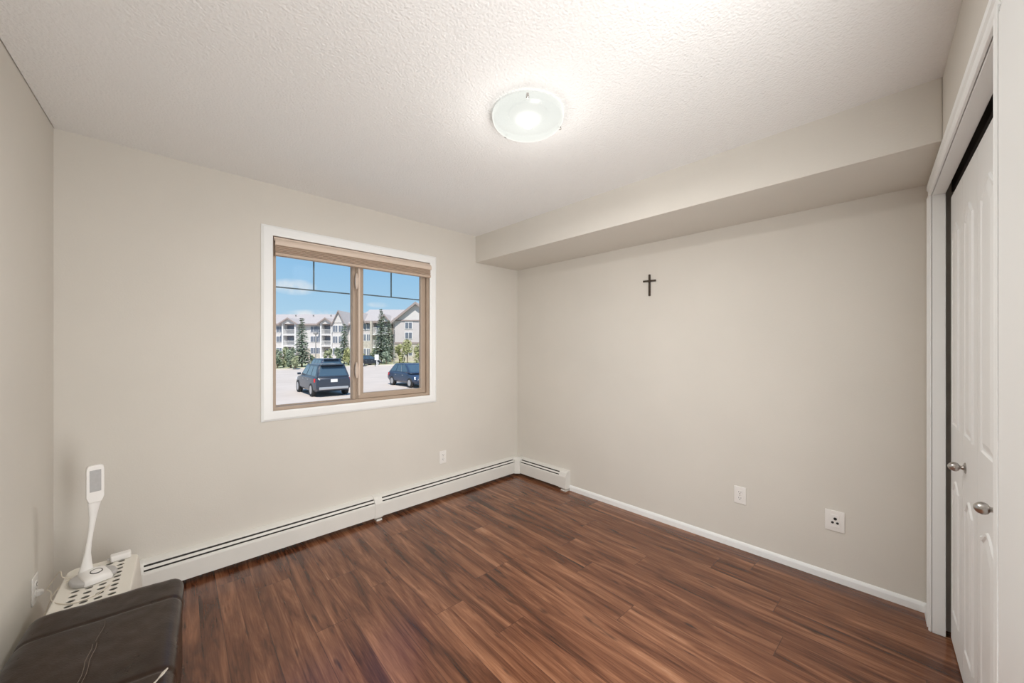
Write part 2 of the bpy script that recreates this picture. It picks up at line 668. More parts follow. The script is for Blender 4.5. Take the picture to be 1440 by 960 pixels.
def casing_leg(b, s0, s1, z0, z1, th, flip):
    # casing with a stepped profile, thick on the outer edge
    w_ = s1 - s0
    pr = [(0, 0), (0, th), (0.022, th), (0.028, th * 0.62), (w_ - 0.016, th * 0.55), (w_ - 0.008, th * 0.8), (w_, th * 0.55), (w_, 0)]
    if flip:
        pr = [(w_ - u, v) for u, v in pr]
    b.extrude(pr, lambda u, v, a: (s0 + u, -v, a), z0, z1)


# closet jamb and casing
t2 = cframe('trim_2')
b = B()
b.box(CO0 - 0.012, CO0, 0.002, JD, 0, CH + 0.012)
b.box(CO1, CO1 + 0.012, 0.002, WT + 0.002, 0, CH + 0.012)
b.box(CO0, CO1, 0.002, JD, CH, CH + 0.012)
b.build('jamb', 'trim', t2, bevel=0.0015)
b = B()
CWD = 0.062
casing_leg(b, CO0 - CWD, CO0 - 0.003, 0, CH + 0.003, 0.012, False)
casing_leg(b, CO1 + 0.003, CO1 + CWD, 0, CH + 0.003, 0.012, True)
pr = [(0, 0), (0, .0066), (.008, .0096), (.016, .0066), (CWD - .028, .0074), (CWD - .022, .012), (CWD, .012), (CWD, 0)]
b.extrude(pr, lambda u, v, a: (a, -v, CH + 0.003 + u), CO0 - CWD, CO1 + CWD)
b.build('casing', 'trim', t2, bevel=0.001)
# doorway jamb and casing beside the camera
t3 = cframe('trim_3')
b = B()
b.box(DO0 - 0.012, DO0, 0.002, WT + 0.002, 0, DH + 0.012)
b.box(DO1, DO1 + 0.012, 0.002, WT + 0.002, 0, DH + 0.012)
b.box(DO0, DO1, 0.002, WT + 0.002, DH, DH + 0.012)
b.build('jamb', 'trim', t3)
b = B()
b.box(CO1 + CWD + .002, DO0 - 0.003, -.010, 0, 0, DH + 0.003)
casing_leg(b, DO1 + 0.003, DO1 + 0.062, 0, DH + 0.003, 0.012, True)
b.extrude(pr, lambda u, v, a: (a, -v, DH + 0.003 + u), CO1 + CWD + .002, DO1 + 0.062)
b.build('casing', 'trim', t3)
# closet interior and the hall behind the camera
hall = cframe('wall_hall')
b = B()
b.box(-0.1, 1.60, 0.80, 0.88, 0, H)
b.box(1.64, 1.72, WT, 1.95, 0, H)
b.box(1.58, 4.0, 1.90, 1.98, 0, H)
b.build('hall_partition', 'wall', hall)
b = B()
b.box(CO0 - 0.1, CO1 + 0.07, WT + 0.003, 0.8, 2.20, 2.22)
b.build('closet_shelf', 'trim', hall)
hl = bpy.data.lights.new('doorway_fill_light', 'AREA')  # added fill light upright behind the doorway, brightens the room; no real fixture
hl.shape = 'RECTANGLE'
hl.size, hl.size_y = 0.70, 1.6
hl.energy = FILL_POWER
hl.color = FILL_COL
hlo = bpy.data.objects.new('doorway_fill_light', hl)
COL.objects.link(hlo)
hlo.parent = CW
hlo.location = (2.25, 0.20, 1.0)
hlo.rotation_euler = (math.radians(-95), 0, math.radians(-44))

# baseboards
pr = [(0, 0), (0.012, 0), (0.012, 0.034), (0.009, 0.044), (0.005, 0.050), (0, 0.051)]
b = B().extrude(pr, lambda u, v, a: (-u, a, v), -0.716, -RW + 0.0)
struct(b.build('baseboard_right', 'trim', bevel=0.001))
b = B().extrude(pr, lambda u, v, a: (left_x(a) + u, a, v), 0.0, -2.95)
struct(b.build('baseboard_left', 'trim'))
bb = cframe('baseboard_back')
b = B().extrude(pr, lambda u, v, a: (a, -u, v), 0.0, CO0 - CWD)
b.build('baseboard_strip', 'trim', bb)



def under(parent):
    # meshes drawn in room coordinates, hung under an unrotated empty
    return -Vector(parent.location)


# ------------------------------------------------------------------ window
win = thing('window_1', None, None, ((WX0 + WX1) / 2, 0, WZ0), kind='structure')
L0 = under(win)
b = B()                                     # flat white casing on the wall
cw = 0.066
pr = [(0, 0), (0, .012), (.010, .015), (.052, .013), (.060, .009), (.066, .006), (.066, 0)]


def frame_loop(b, x0, x1, z0, z1, prof, ydir=-1, yoff=0.0):
    # mitred picture-frame moulding; prof = (distance outward from the opening, height off the wall)
    rings = []
    for u, v in prof:
        rings.append([(x0 - u, yoff + ydir * v, z0 - u), (x1 + u, yoff + ydir * v, z0 - u), (x1 + u, yoff + ydir * v, z1 + u), (x0 - u, yoff + ydir * v, z1 + u)])
    R = [[b.bm.verts.new(p) for p in r] for r in rings]
    n = len(R)
    for k in range(n):
        for i in range(4):
            j = (i + 1) % 4
            b.bm.faces.new((R[k][i], R[k][j], R[(k + 1) % n][j], R[(k + 1) % n][i]))
    return b


frame_loop(b, WX0 + .008, WX1 - .008, WZ0 + .008, WZ1 - .008, pr)
b.build('casing', 'trim', win, loc=L0, bevel=0.001)
FY = 0.022
b = B()
fo = [(0, 0), (0, .03), (-.006, .03), (-.012, .022), (-.030, .022), (-.030, -.06), (0, -.06)]
frame_loop(b, WX0, WX1, WZ0, WZ1, fo, -1, 0.035)
b.build('frame', 'vinyl', win, loc=L0, bevel=0.001)
b = B()                                     # fixed left light: slim bead, and the middle post
gx0, gx1 = WX0 + .030, -1.745
gz0, gz1 = WZ0 + .030, WZ1 - .030
frame_loop(b, gx0 + .006, gx1 - .004, gz0 + .006, gz1 - .006, [(0, 0), (0, .016), (.010, .018), (.010, 0)], -1, 0.078)
b.box(gx1, -1.705, 0.045, 0.09, gz0, gz1)
b.build('fixed_bead', 'vinyl', win, loc=L0)
sx0, sx1 = -1.722, WX1 - .028               # sliding right sash
sash = None
b = B()
frame_loop(b, sx0 + .056, sx1 - .050, gz0 + .044, gz1 - .044, [(0, -.012), (0, .014), (.010, .020), (.040, .020), (.046, .012), (.052, .012), (.052, -.012)], -1, 0.045)
sash = b.build('sash', 'vinyl', win, loc=L0, bevel=0.0008)
b = B()
b.box(sx0 + .010, sx0 + .024, 0.012, 0.028, gz0 + .03, gz1 - .03)
b.build('pull_rail', 'vinyl_light', sash)
for zc in (1.865, 1.18):
    b = B()
    b.loft([[(sx0 - .004 + x, y, zc + dz) for x, y in ((-h, .024), (h, .024), (h, .002), (-h, .002))] for dz, h in ((-.060, .004), (-.02, .010), (.02, .010), (.060, .004))])
    b.build('latch', 'vinyl_light', sash, bevel=.002)
for gxa, gxb, gza, gzb, gy, vx in ((gx0, gx1, gz0, gz1, .088, -2.003), (sx0 + .05, sx1 - .045, gz0 + .04, gz1 - .04, .05, -1.418)):
    b = B().box(gxa, gxb, gy, gy + .005, gza, gzb)
    pane = b.build('pane', 'glass', win, loc=L0)
    b = B().box(gxa, gxb, gy + .012, gy + .020, 1.771, 1.780)
    b.box(vx - .0045, vx + .0045, gy + .012, gy + .020, 1.78, gzb)
    b.build('grille', 'grille', pane)
b = B().box(WX0 - .02, WX1 + .02, .10, .17, WZ0 - .05, WZ0 - .0)
b.build('outer_sill', 'vinyl_light', win, loc=L0)

# raised pleated blind under the top casing
bl = thing('window_blind', 'raised beige pleated blind bunched under the top of the window', 'blind', (-1.688, -0.02, 1.955))
L0 = under(bl)
bx0, bx1 = WX0 + .014, WX1 - .012
b = B().box(bx0, bx1, -.012, .026, 2.066, 2.092)
b.build('headrail', 'blind_rail', bl, loc=L0, bevel=.002)
b = B()
pr = [(.004, 2.085), (-.014, 2.083), (-.026, 2.074), (-.033, 2.062), (-.035, 2.048), (-.032, 2.038), (-.022, 2.035), (-.022, 2.040), (-.026, 2.046), (-.026, 2.058), (-.018, 2.068), (.004, 2.072)]
b.extrude(pr, lambda u, v, a: (a, u, v), bx0 + .003, bx1 + .006)
b.build('valance', 'blind_rail', bl, loc=L0, smooth=True, angle=50)
b = B()
n = 7
front = []
for i in range(n):
    z = 2.064 - i * (0.076 / n)
    front += [(-.017, z), (-.029, z - .38 * .076 / n), (-.029, z - .62 * .076 / n)]
front.append((-.017, 1.988))
back = [(u + .034, v) for u, v in front[::-1]]
b.extrude(front + back, lambda u, v, a: (a, u, v), bx0 + .006, bx1 - .001)
b.build('pleats', 'blind', bl, loc=L0)
b = B().box(bx0 + .004, bx1 + .001, -.031, .012, 1.968, 1.987)
b.build('bottom_rail', 'blind', bl, loc=L0, bevel=.004)

# ------------------------------------------------------------------ baseboard heaters
HB = 0.030       # underside of the enclosure


def heater(label, length, axis, origin, rz, group):
    t = thing('baseboard_heater', label, 'heater', origin, rz, group)
    # local x along the wall, y out from the wall (towards -y), built for a wall at y = 0
    b = B()
    hood = [(0, HB), (0, .188), (.010, .188), (.034, .180), (.043, .174), (.043, .169), (.038, .172), (.012, .180), (.006, .176), (.006, HB)]
    b.extrude(hood, lambda u, v, a: (a, -u, v), 0, length)
    b.build('back_panel', 'heater', t, bevel=.0008)
    b = B()
    fr = [(.059, .140), (.066, .136), (.068, .126), (.066, .030), (.060, HB), (.050, HB), (.050, HB + .004), (.058, HB + .006), (.062, .032), (.064, .126), (.061, .132), (.056, .137)]
    b.extrude(fr, lambda u, v, a: (a, -u, v), 0, length)
    b.build('front_cover', 'heater', t)
    b = B()
    dm = [(.047, .161), (.058, .150), (.057, .148), (.045, .159)]
    b.extrude(dm, lambda u, v, a: (a, -u, v), .002, length - .002)
    b.build('damper', 'heater', t)
    b = B()
    b.box(.003, length - .003, -.046, -.007, .05, .150)  # fins built up into solid dark filler so the slots look shaded
    b.box(.003, length - .003, -.036, -.0065, .150, .168)
    b.box(.004, length - .004, -.054, -.007, .026, .03)
    b.build('fin_shade_fill', 'fin', t)
    return t


def cover(t, x0, x1, ext=.003, name='joint_cover'):
    b = B()
    pr = [(0, HB - .006), (0, .190), (.012, .1905), (.042, .182), (.056, .170), (.066, .150), (.0715, .135), (.0715, .028), (.062, HB - .008), (.045, HB - .008)]
    b.extrude(pr, lambda u, v, a: (a, -u, v), x0, x1)
    c = b.build(name, 'heater', t, bevel=.0015)
    return c


hL = heater('long cream baseboard heater under the window, left of the joint cover', 1.345, 0, (-2.925, 0, 0), 0, None)
b = B().box(.0, 1.345, -.05, -.004, 0.0, HB)
cover(hL, -.012, .03, name='end_cap')
cover(hL, 1.310, 1.372)
hR = heater('cream baseboard heater running from the joint cover into the corner', 1.50, 0, (-1.553, 0, 0), 0, None)
# corner piece
b = B()
b.prism([(1.553 - 0, 0), (1.553 - .105, 0), (1.553 - .105, -.0705), (1.553 - .088, -.088), (1.553 - .0705, -.105), (1.553, -.105)], HB - .006, .168)
b.prism([(1.553 - 0, 0), (1.553 - .105, 0), (1.553 - .105, -.048), (1.553 - .070, -.070), (1.553 - .048, -.105), (1.553, -.105)], .168, .190)
b.build('corner_cover', 'heater', hR, bevel=.002)
hS = heater('short cream baseboard heater on the right wall ending beside the white baseboard', .61, 1, (0, -.106, 0), -math.pi / 2, None)
cover(hS, .525, .612, name='end_cap')
b = B().box(.545, .605, -.060, -.010, .0, .012)
b.build('foot', 'heater', hS)
b = B().box(.012, .06, -.055, -.010, .0, .012)
b.build('foot', 'heater', hL)
b = B().box(1.325, 1.368, -.066, -.015, .0, .0125)
b.build('foot', 'heater', hL)

# ------------------------------------------------------------------ outlets and wall plates


def plate(t, w_, h_, m='plate', th=.006):
    rbox(w_ / 2, th / 2, h_ / 2, .0028, 4, 2, 4).build('cover_plate', m, t, smooth=True, loc=(0, -th / 2, 0))


def duplex(t, y0=-.006, small=1.0):
    for s in (1, -1):
        zc = s * .0195
        b = B()
        ol = []
        for i in range(24):
            a = 2 * math.pi * i / 24
            ol.append((.0165 * math.cos(a), max(-.0135, min(.0135, .0175 * math.sin(a)))))
        b.extrude(ol, lambda u, v, a: (u, a, zc + v), y0 + .001, y0 - .0025)
        r_ = b.build('receptacle', 'plastic', t)
        b = B()
        for x0, x1, z0, z1 in ((-.0075, -.0052, -.001, .008), (.0052, .0075, .0, .007)):
            b.box(x0, x1, y0 - .0032, y0 - .002, zc + z0, zc + z1)
        b.extrude([(.0028 * math.cos(q), -.0065 + .0028 * math.sin(q)) for q in [k * math.pi / 5 for k in range(10)]], lambda u, v, a: (u, a, zc + v), y0 - .002, y0 - .0032)
        b.build('socket_slots', 'slot', r_)
    b = B().lathe([(.0032, 0), (.0032, .0012), (.001, .0018)], 12, Matrix.Translation((0, y0, 0)) @ Matrix.Rotation(math.pi / 2, 4, 'X'))
    b.build('screw', 'nickel', t)


o1 = thing('wall_outlet', 'small white outlet plate under the window above the heater', 'outlet', (-.953, 0, .357), 0)
plate(o1, .070, .115)
b = B()
duplex(o1)
o2 = thing('wall_outlet', 'white duplex outlet plate on the right wall, nearer the corner heater', 'outlet', (0, -2.142, .362), -math.pi / 2)
plate(o2, .072, .115)
duplex(o2)
o3 = thing('media_outlet', 'wide white wall plate with three dark jacks beside the closet', 'outlet', (0, -2.627, .352), -math.pi / 2)
plate(o3, .088, .118, th=.008)
b = B()
b.box(-.019, .021, -.0105, -.006, -.036, .036)
ins = b.build('jack_insert', 'plastic', o3, bevel=.001)
for x, z, r_ in ((.003, .014, .0078), (-.009, -.009, .0062), (.013, -.009, .0062)):
    b = B().lathe([(r_, 0), (r_, .003), (r_ * .62, .003), (r_ * .62, .0005), (r_ * .2, .0005)], 14, Matrix.Translation((x, -.0105, z)) @ Matrix.Rotation(math.pi / 2, 4, 'X'))
    b.build('jack', 'slot', o3)
oy = -.318
o4 = thing('wall_outlet', 'white outlet plate on the left wall with cords plugged in', 'outlet', (left_x(oy), oy, .318), math.pi / 2 - LA)
plate(o4, .074, .118)
duplex(o4)
for zc in (-.02,):
    b = B()
    b.loft([[(hx * sx, y, zc + hz * sz) for sx, sz in ((-1, -1), (1, -1), (1, 1), (-1, 1))] for y, hx, hz in ((-.0088, .012, .011), (-.020, .011, .010), (-.028, .005, .005))])
    tag(b.build('plug', 'plastic', o4, bevel=.0015), None, None)

# ------------------------------------------------------------------ closet doors (bifold pairs)


def panel_outline(x0, x1, z0, z1, arch_top, arch_bot, ins):
    x0, x1 = x0 + ins, x1 - ins
    z0, z1 = z0 + ins, z1 - ins
    pts = []
    n = 12

    def sh(k):          # eyebrow arch
        a = k / n
        return 0.5 - 0.5 * math.cos(2 * math.pi * a)
    for k in range(n + 1):
        pts.append((x0 + (x1 - x0) * k / n, z0 + arch_bot * sh(k)))
    for k in range(n + 1):
        pts.append((x1 - (x1 - x0) * k / n, z1 + arch_top * (sh(k) - 1.0)))
    return pts


def door_leaf(t, s0, s1, z0, z1, pz):
    yf = 0.060            # front face, set back in the jamb
    b = B().box(s0, s1, yf, yf + .034, z0, z1)
    for (a0, a1, at, ab, bx0_, bx1_) in pz:
        rings = []
        for ins, hgt in ((0, 0), (.004, .0055), (.011, .0055), (.017, .0012), (.024, .0012), (.046, .0062)):
            rings.append([(u, yf - hgt, v) for u, v in panel_outline(bx0_, bx1_, a0, a1, at, ab, ins)])
        R = [[b.bm.verts.new(p) for p in r] for r in rings]
        m_ = len(R[0])
        for k in range(len(R) - 1):
            for i in range(m_):
                j = (i + 1) % m_
                b.bm.faces.new((R[k][i], R[k][j], R[k + 1][j], R[k + 1][i]))
        b.bm.faces.new(R[-1])
    return b.build('leaf', 'door', t)


def closet_door(label, s0, s1, knob_s, name):
    t = cframe(name, label, 'door')
    mid = (s0 + s1) / 2
    for a0, a1 in ((s0, mid - .0012), (mid + .0012, s1)):
        m_ = .072
        door_leaf(t, a0, a1, .012, 2.052, [(1.005, 1.905, .05, 0.0, a0 + m_, a1 - m_), (.165, .775, .04, 0.0, a0 + m_, a1 - m_)])
    mt = Matrix.Translation((knob_s, .060, .885)) @ Matrix.Rotation(math.pi / 2, 4, 'X')
    b = B().lathe([(.021, 0), (.021, .002), (.018, .004), (.009, .006), (.0070, .011), (.0085, .015), (.0145, .019), (.0180, .025),
                   (.0180, .031), (.0150, .038), (.0105, .043), (.005, .0462), (.0008, .047)], 28, mt)
    tag(b.build('knob', 'nickel', t, smooth=True, angle=35), 'brushed nickel knob', None)
    return t


DM = 0.800
closet_door('white panelled closet door with a nickel knob, nearer the right wall', CO0 + .006, DM - .0015, .563, 'closet_door')
closet_door('white panelled closet door with a nickel knob, nearer the camera', DM + .0015, CO1 - .010, 1.095, 'closet_door')
b = B().box(CO0 - .04, CO1 - .002, .066, .092, CH + .010, CH + JT + .0495)
tk = cframe('trim_4')
b.build('door_track', 'fin', tk)

# ------------------------------------------------------------------ ceiling light
LX, LY = -1.610, -1.706
cl = thing('ceiling_light', 'round frosted glass ceiling light held by three small metal clips', 'ceiling light', (LX, LY, H))
b = B().lathe([(.085, 0), (.085, -.012), (.078, -.016), (.03, -.018)], 40)
b.build('pan', 'plate', cl, smooth=True)
R0 = .163
prof = []
for i in range(15):
    a = i / 14
    prof.append((R0 * math.cos(a * math.pi / 2) ** .8 if i < 14 else .002, -.030 - .058 * math.sin(a * math.pi / 2)))
inner = [(max(.001, r_ - .004), z + .004) for r_, z in prof[::-1]]
b = B().lathe([(R0 + .001, -.014), (R0 + .001, -.026)] + prof, 64, cap=False)
b.build('glass_bowl', 'bowl', cl, smooth=True, angle=180)
b = B().lathe([(.012, -.016), (.013, -.03), (.024, -.042), (.027, -.054), (.020, -.068), (.008, -.074), (.001, -.075)], 20, Matrix.Translation((.0, -.0, 0)))
b.build('bulb', 'bulb', cl, smooth=True)
for px_, py_ in ((-1.721, -1.811), (-1.597, -1.551), (-1.452, -1.773)):
    a = math.atan2(py_ - LY, px_ - LX)
    mt = Matrix.Rotation(a, 4, 'Z')
    b = B()
    b.box(R0 - .010, R0 + .006, -.006, .006, -.036, -.033, mt)
    b.box(R0 + .003, R0 + .006, -.005, .005, -.036, -.024, mt)
    b.lathe([(.006, 0), (.007, -.008), (.004, -.011)], 12, mt @ Matrix.Translation((R0 + .003, 0, -.034)))
    b.build('clip', 'nickel', cl)
bulb = bpy.data.lights.new('ceiling_bulb_light', 'POINT')
bulb.energy = BULB_POWER
bulb.color = BULB_COL
bulb.shadow_soft_size = 0.11
bo = bpy.data.objects.new('ceiling_bulb_light', bulb)
COL.objects.link(bo)
bo.parent = cl
bo.location = (0, 0, -.215)

dl = bpy.data.lights.new('ceiling_bowl_light', 'AREA')
dl.shape = 'DISK'
dl.size = 0.28
dl.energy = BOWL_POWER
dl.color = BULB_COL
do = bpy.data.objects.new('ceiling_bowl_light', dl)
COL.objects.link(do)
do.parent = cl
do.location = (0, 0, -.097)

# ------------------------------------------------------------------ cross on the right wall
cr = thing('wall_cross', 'small dark wooden cross hanging on the right wall', 'cross', (0, -1.506, 1.765), -math.pi / 2)
b = B()
b.loft([[(sx * h, y, z) for sx, y in ((-1, -.001), (1, -.001), (1, -.011), (-1, -.011))] for z, h in ((0, .0070), (.004, .0078), (.166, .0072), (.170, .0064))])
b.build('upright', 'cross', cr, bevel=.001)
b = B().box(-.052, .052, -.0135, -.002, -.0068, .0068, Matrix.Translation((0, 0, .118)) @ Matrix.Rotation(math.radians(2), 4, 'Y'))
b.build('crossbar', 'cross', cr, bevel=.001)

# ------------------------------------------------------------------ leather bench
BZ = 0.42
bw, blen = 0.408, 1.15
bench = thing('leather_bench', 'dark brown leather storage bench with stitched seams along the left wall', 'bench', (-2.966, -.803, 0), -.075)


def seamd(x, y):
    # distance to the closest stitched seam, x across, y from the back edge
    d = min(abs(y - s_) for s_ in (.175, .585, .995))
    d = min(d, abs(x) + .004 if y > .175 else 9)
    return d


def cushion(q):
    x, y = q.x, blen / 2 - q.y        # y measured from the back edge
    z = q.z
    top = max(0.0, min(1.0, (q.z + .02) / .06))
    d = seamd(x, y)
    puff = .0022 * min(1, d / .12)
    gr = -.0035 * math.exp(-(d / .0075) ** 2)
    wr = .0022 * noise.noise(Vector((x * 14, y * 9, 1.3))) + .0012 * noise.noise(Vector((x * 40, y * 22, 4.1)))
    if top > 0:
        z = q.z + top * (puff + gr + wr)
    # side faces dip at the cross seams too
    dy = min(abs(y - s_) for s_ in (.175, .585, .995))
    side = -.004 * math.exp(-(dy / .008) ** 2)
    sx = 1 if x > 0 else -1
    f = max(0, abs(x) - bw / 2 + .05) / .05
    x = x + sx * f * (side + .0012 * noise.noise(Vector((y * 18, q.z * 14, 2.2))))
    return Vector((x, q.y, z))


b = rbox(bw / 2, blen / 2, .055, .042, 60, 170, 8, cushion)
lid = b.build('seat_cushion', 'leather', bench, smooth=True, angle=180, loc=(0, -blen / 2, BZ - .058))
b = rbox(bw / 2 - .006, blen / 2 - .006, .158, .012, 6, 12, 6)
b.build('storage_box', 'leather', bench, smooth=True, angle=180, loc=(0, -blen / 2, .2035))
for sx in (-1, 1):
    for yy in (-.06, -blen + .06):
        B().lathe([(.018, 0), (.024, .046)], 14, Matrix.Translation((sx * (bw / 2 - .05), yy, 0))).build('foot', 'cross', bench)
# loose seam threads and the worn edge
b = B()
for off in (-.0045, .0045):
    pts = [(off + .002 * math.sin(i * 1.7), -.33 - i * .03, BZ + .0030 - .0015 * math.cos(i)) for i in range(10)]
    b.tube(pts, .0006, 5)
pts = [(.004 * math.sin(i * .8) + .004, -.20 - i * .02, BZ + .0015) for i in range(7)]
b.tube(pts, .0005, 5)
tag(b.build('seam_thread', 'stitch', bench), 'pale seam threads', None)
b = B()
pts = [(.185, -.605), (.176, -.622), (.166, -.636), (.158, -.652), (.150, -.668), (.140, -.684)]
b.tube([(x, y, BZ + .004 + .001 * math.sin(i * 2)) for i, (x, y) in enumerate(pts)], [.0022, .0045, .0018, .0036, .002, .003], 6)
tag(b.build('worn_seam', 'scuff', bench), 'worn pale seam edge', None)

# ------------------------------------------------------------------ upturned basket in the corner
KZ = 0.36
bk = thing('plastic_basket', 'cream perforated plastic basket turned upside down behind the bench', 'basket', (-3.030, -.545, 0), -.045)
kx, ky = .108, .222                       # half size of the top
PT = .0385


def rr(hx, hy, r, n=6):
    pts = []
    for cx_, cy_, a0 in ((hx - r, hy - r, 0), (-(hx - r), hy - r, 90), (-(hx - r), -(hy - r), 180), (hx - r, -(hy - r), 270)):
        for i in range(n + 1):
            a = math.radians(a0 + 90 * i / n)
            pts.append((cx_ + r * math.cos(a), cy_ + r * math.sin(a)))
    return pts


def perforated(b, x0, y0, nx, ny, pt, rx, ry, fn, th):
    # grid of cells, each a square ring of faces around an oval hole
    for s_ in (0, -th):
        for i in range(nx):
            for j in range(ny):
                cx_, cy_ = x0 + (i + .5) * pt, y0 + (j + .5) * pt
                K = 16
                inn, out = [], []
                for k in range(K):
                    a = 2 * math.pi * (k + .5) / K
                    c_, s2 = math.cos(a), math.sin(a)
                    m_ = max(abs(c_), abs(s2))
                    inn.append(fn(cx_ + rx * c_, cy_ + ry * s2, s_))
                    out.append(fn(cx_ + pt / 2 * c_ / m_, cy_ + pt / 2 * s2 / m_, s_))
                # square corners
                for k in range(K):
                    k2 = (k + 1) % K
                    b.poly([inn[k], inn[k2], out[k2], out[k]])
                for cxs, cys in ((1, 1), (-1, 1), (-1, -1), (1, -1)):
                    corner = fn(cx_ + cxs * pt / 2, cy_ + cys * pt / 2, s_)
                    ks = sorted(range(K), key=lambda k: (Vector(out[k]) - Vector(corner)).length)[:2]
                    b.poly([out[ks[0]], corner, out[ks[1]]])
                if s_ == 0:
                    for k in range(K):
                        k2 = (k + 1) % K
                        p0 = fn(cx_ + rx * math.cos(2 * math.pi * (k + .5) / K), cy_ + ry * math.sin(2 * math.pi * (k + .5) / K), -th)
                        p1 = fn(cx_ + rx * math.cos(2 * math.pi * (k2 + .5) / K), cy_ + ry * math.sin(2 * math.pi * (k2 + .5) / K), -th)
                        b.poly([inn[k], inn[k2], p1, p0])
    return b


NX, NY = 4, 10
gx, gy = NX * PT / 2, NY * PT / 2
b = B()
perforated(b, -gx, -gy, NX, NY, PT, .0125, .0105, lambda x, y, s_: (x, y, KZ + s_), .003)
# rim round the perforated field
outl = rr(kx, ky, .035)


def clampf(p):
    return (max(-gx, min(gx, p[0] * 1.0)), max(-gy, min(gy, p[1] * 1.0)))


n = len(outl)
for i in range(n):
    j = (i + 1) % n
    a_, c_ = clampf(outl[i]), clampf(outl[j])
    vs = [(outl[i][0], outl[i][1], KZ), (outl[j][0], outl[j][1], KZ), (c_[0], c_[1], KZ), (a_[0], a_[1], KZ)]
    q = [vs[0], vs[1], vs[2]] + ([vs[3]] if (a_[0] - c_[0]) ** 2 + (a_[1] - c_[1]) ** 2 > 1e-10 else [])
    b.poly(q)
bmesh.ops.remove_doubles(b.bm, verts=b.bm.verts, dist=1e-5)
b.build('perforated_base', 'basket', bk)
# flared side walls: rounded shoulder, a row of slots high up, then a plain band
b = B()


def wall_ring(z, off):
    return [(p[0] * (kx + off) / kx, p[1] * (ky + off) / ky, z) for p in rr(kx, ky, .035)]


b.loft([wall_ring(KZ, 0), wall_ring(KZ - .003, .004), wall_ring(KZ - .012, .0065)], cap=False)
b.loft([wall_ring(KZ - .030, .0085), wall_ring(.012, .030), wall_ring(.006, .036), wall_ring(0, .036), wall_ring(0, .031), wall_ring(KZ - .030, .0065)], cap=False)
# bars between the slots
ra, rb_ = wall_ring(KZ - .012, .0065), wall_ring(KZ - .030, .0085)


def along(ring, tt):
    # point at fraction tt of the ring's length
    L_ = [0]
    for i in range(len(ring)):
        L_.append(L_[-1] + (Vector(ring[(i + 1) % len(ring)]) - Vector(ring[i])).length)
    d = (tt % 1.0) * L_[-1]
    for i in range(len(ring)):
        if L_[i + 1] >= d:
            f = (d - L_[i]) / max(1e-9, L_[i + 1] - L_[i])
            return Vector(ring[i]).lerp(Vector(ring[(i + 1) % len(ring)]), f)
    return Vector(ring[0])


NB = 32
for i in range(len(ra)):
    j = (i + 1) % len(ra)
    if not (ra[i][0] < -kx * .9 and ra[j][0] < -kx * .9):
        b.poly([ra[i], ra[j], rb_[j], rb_[i]])
for i in range(NB):
    if along(ra, i / NB).x > -kx * .85:
        continue
    t0, t1 = (i - .16) / NB, (i + .16) / NB
    p = [along(ra, t0), along(ra, t1), along(rb_, t1), along(rb_, t0)]
    ins = [v * 1.0 for v in p]
    for v in ins:
        v.x *= .985
        v.y *= .99
    b.poly([tuple(v) for v in p])
    b.poly([tuple(v) for v in ins])
    b.poly([tuple(p[0]), tuple(ins[0]), tuple(ins[3]), tuple(p[3])])
    b.poly([tuple(p[1]), tuple(ins[1]), tuple(ins[2]), tuple(p[2])])
b.build('side_wall', 'basket', bk)

# ------------------------------------------------------------------ desk lamp on the basket
lp = thing('desk_lamp', 'white LED desk lamp with rectangular head, standing on the upturned basket', 'lamp', (-3.043, -.490, KZ + .0005), .30)
b = B()
rings = []
for z, k in ((0, .90), (.004, .98), (.012, 1.0), (.018, .97), (.0205, .90)):
    rings.append([(p[0] * k, p[1] * k, z) for p in rr(.070, .060, .05, 8)])
b.loft(rings)
b.build('base', 'grey', lp, smooth=True, angle=50)
b = B()
rings = []
for x, hy, zt in ((-.040, .056, .020), (-.036, .060, .030), (-.015, .062, .037), (.015, .062, .037), (.040, .060, .030), (.046, .054, .020)):
    ring = []
    for i in range(17):
        a = math.pi * i / 16
        ring.append((x, hy * math.cos(a), .003 + (zt - .003) * (math.sin(a) ** .45)))
    rings.append(ring)
b.loft(rings)
saddle = b.build('base_cover', 'plastic', lp, smooth=True, angle=60)
mt = Matrix.Translation((.004, -.018, .0372)) @ Matrix.Rotation(.12, 4, 'X')
b = B().lathe([(.019, -.003), (.019, .0012), (.0165, .0018), (.0162, .0)], 28, mt)
b.build('button_ring', 'slot', lp, smooth=True)
b = B().lathe([(.0160, -.002), (.0158, .0010), (.010, .0022), (.0005, .0025)], 24, mt)
b.build('touch_button', 'plastic', lp, smooth=True)
# slender waisted neck, then the head, which faces the room
b = B()
rings = []
for z, hw, hd, xo in ((.020, .024, .016, -.012), (.034, .022, .014, -.012), (.055, .017, .011, -.011), (.10, .0105, .008, -.008), (.15, .0085, .007, -.003), (.20, .0088, .0065, .003),
                      (.25, .0115, .0062, .008), (.29, .0165, .0062, .011), (.315, .0205, .0068, .0125), (.33, .0215, .0068, .013)):
    rings.append([(xo + hw * math.cos(a), .045 + hd * math.sin(a), z) for a in [2 * math.pi * i / 16 for i in range(16)]])
b.loft(rings)
b.build('neck', 'plastic', lp, smooth=True, angle=70)
b = B()
rings = []
ol = [(-.0195, 0), (.0195, 0), (.0275, .022), (.0278, .140), (.0255, .156), (.019, .163), (-.019, .163), (-.0255, .156), (-.0278, .140), (-.0275, .022)]
for y, k in ((.052, .90), (.048, .98), (.040, 1.0), (.034, .985), (.032, .95)):
    rings.append([(.013 + p[0] * k, y, .318 + .0815 + (p[1] - .0815) * (1 - (1 - k) * .5)) for p in ol])
b.loft(rings)
head = b.build('lamp_head', 'plastic', lp, smooth=True, angle=40)
b = B().box(.013 - .0175, .013 + .0175, .0305, .0335, .318 + .048, .318 + .142)
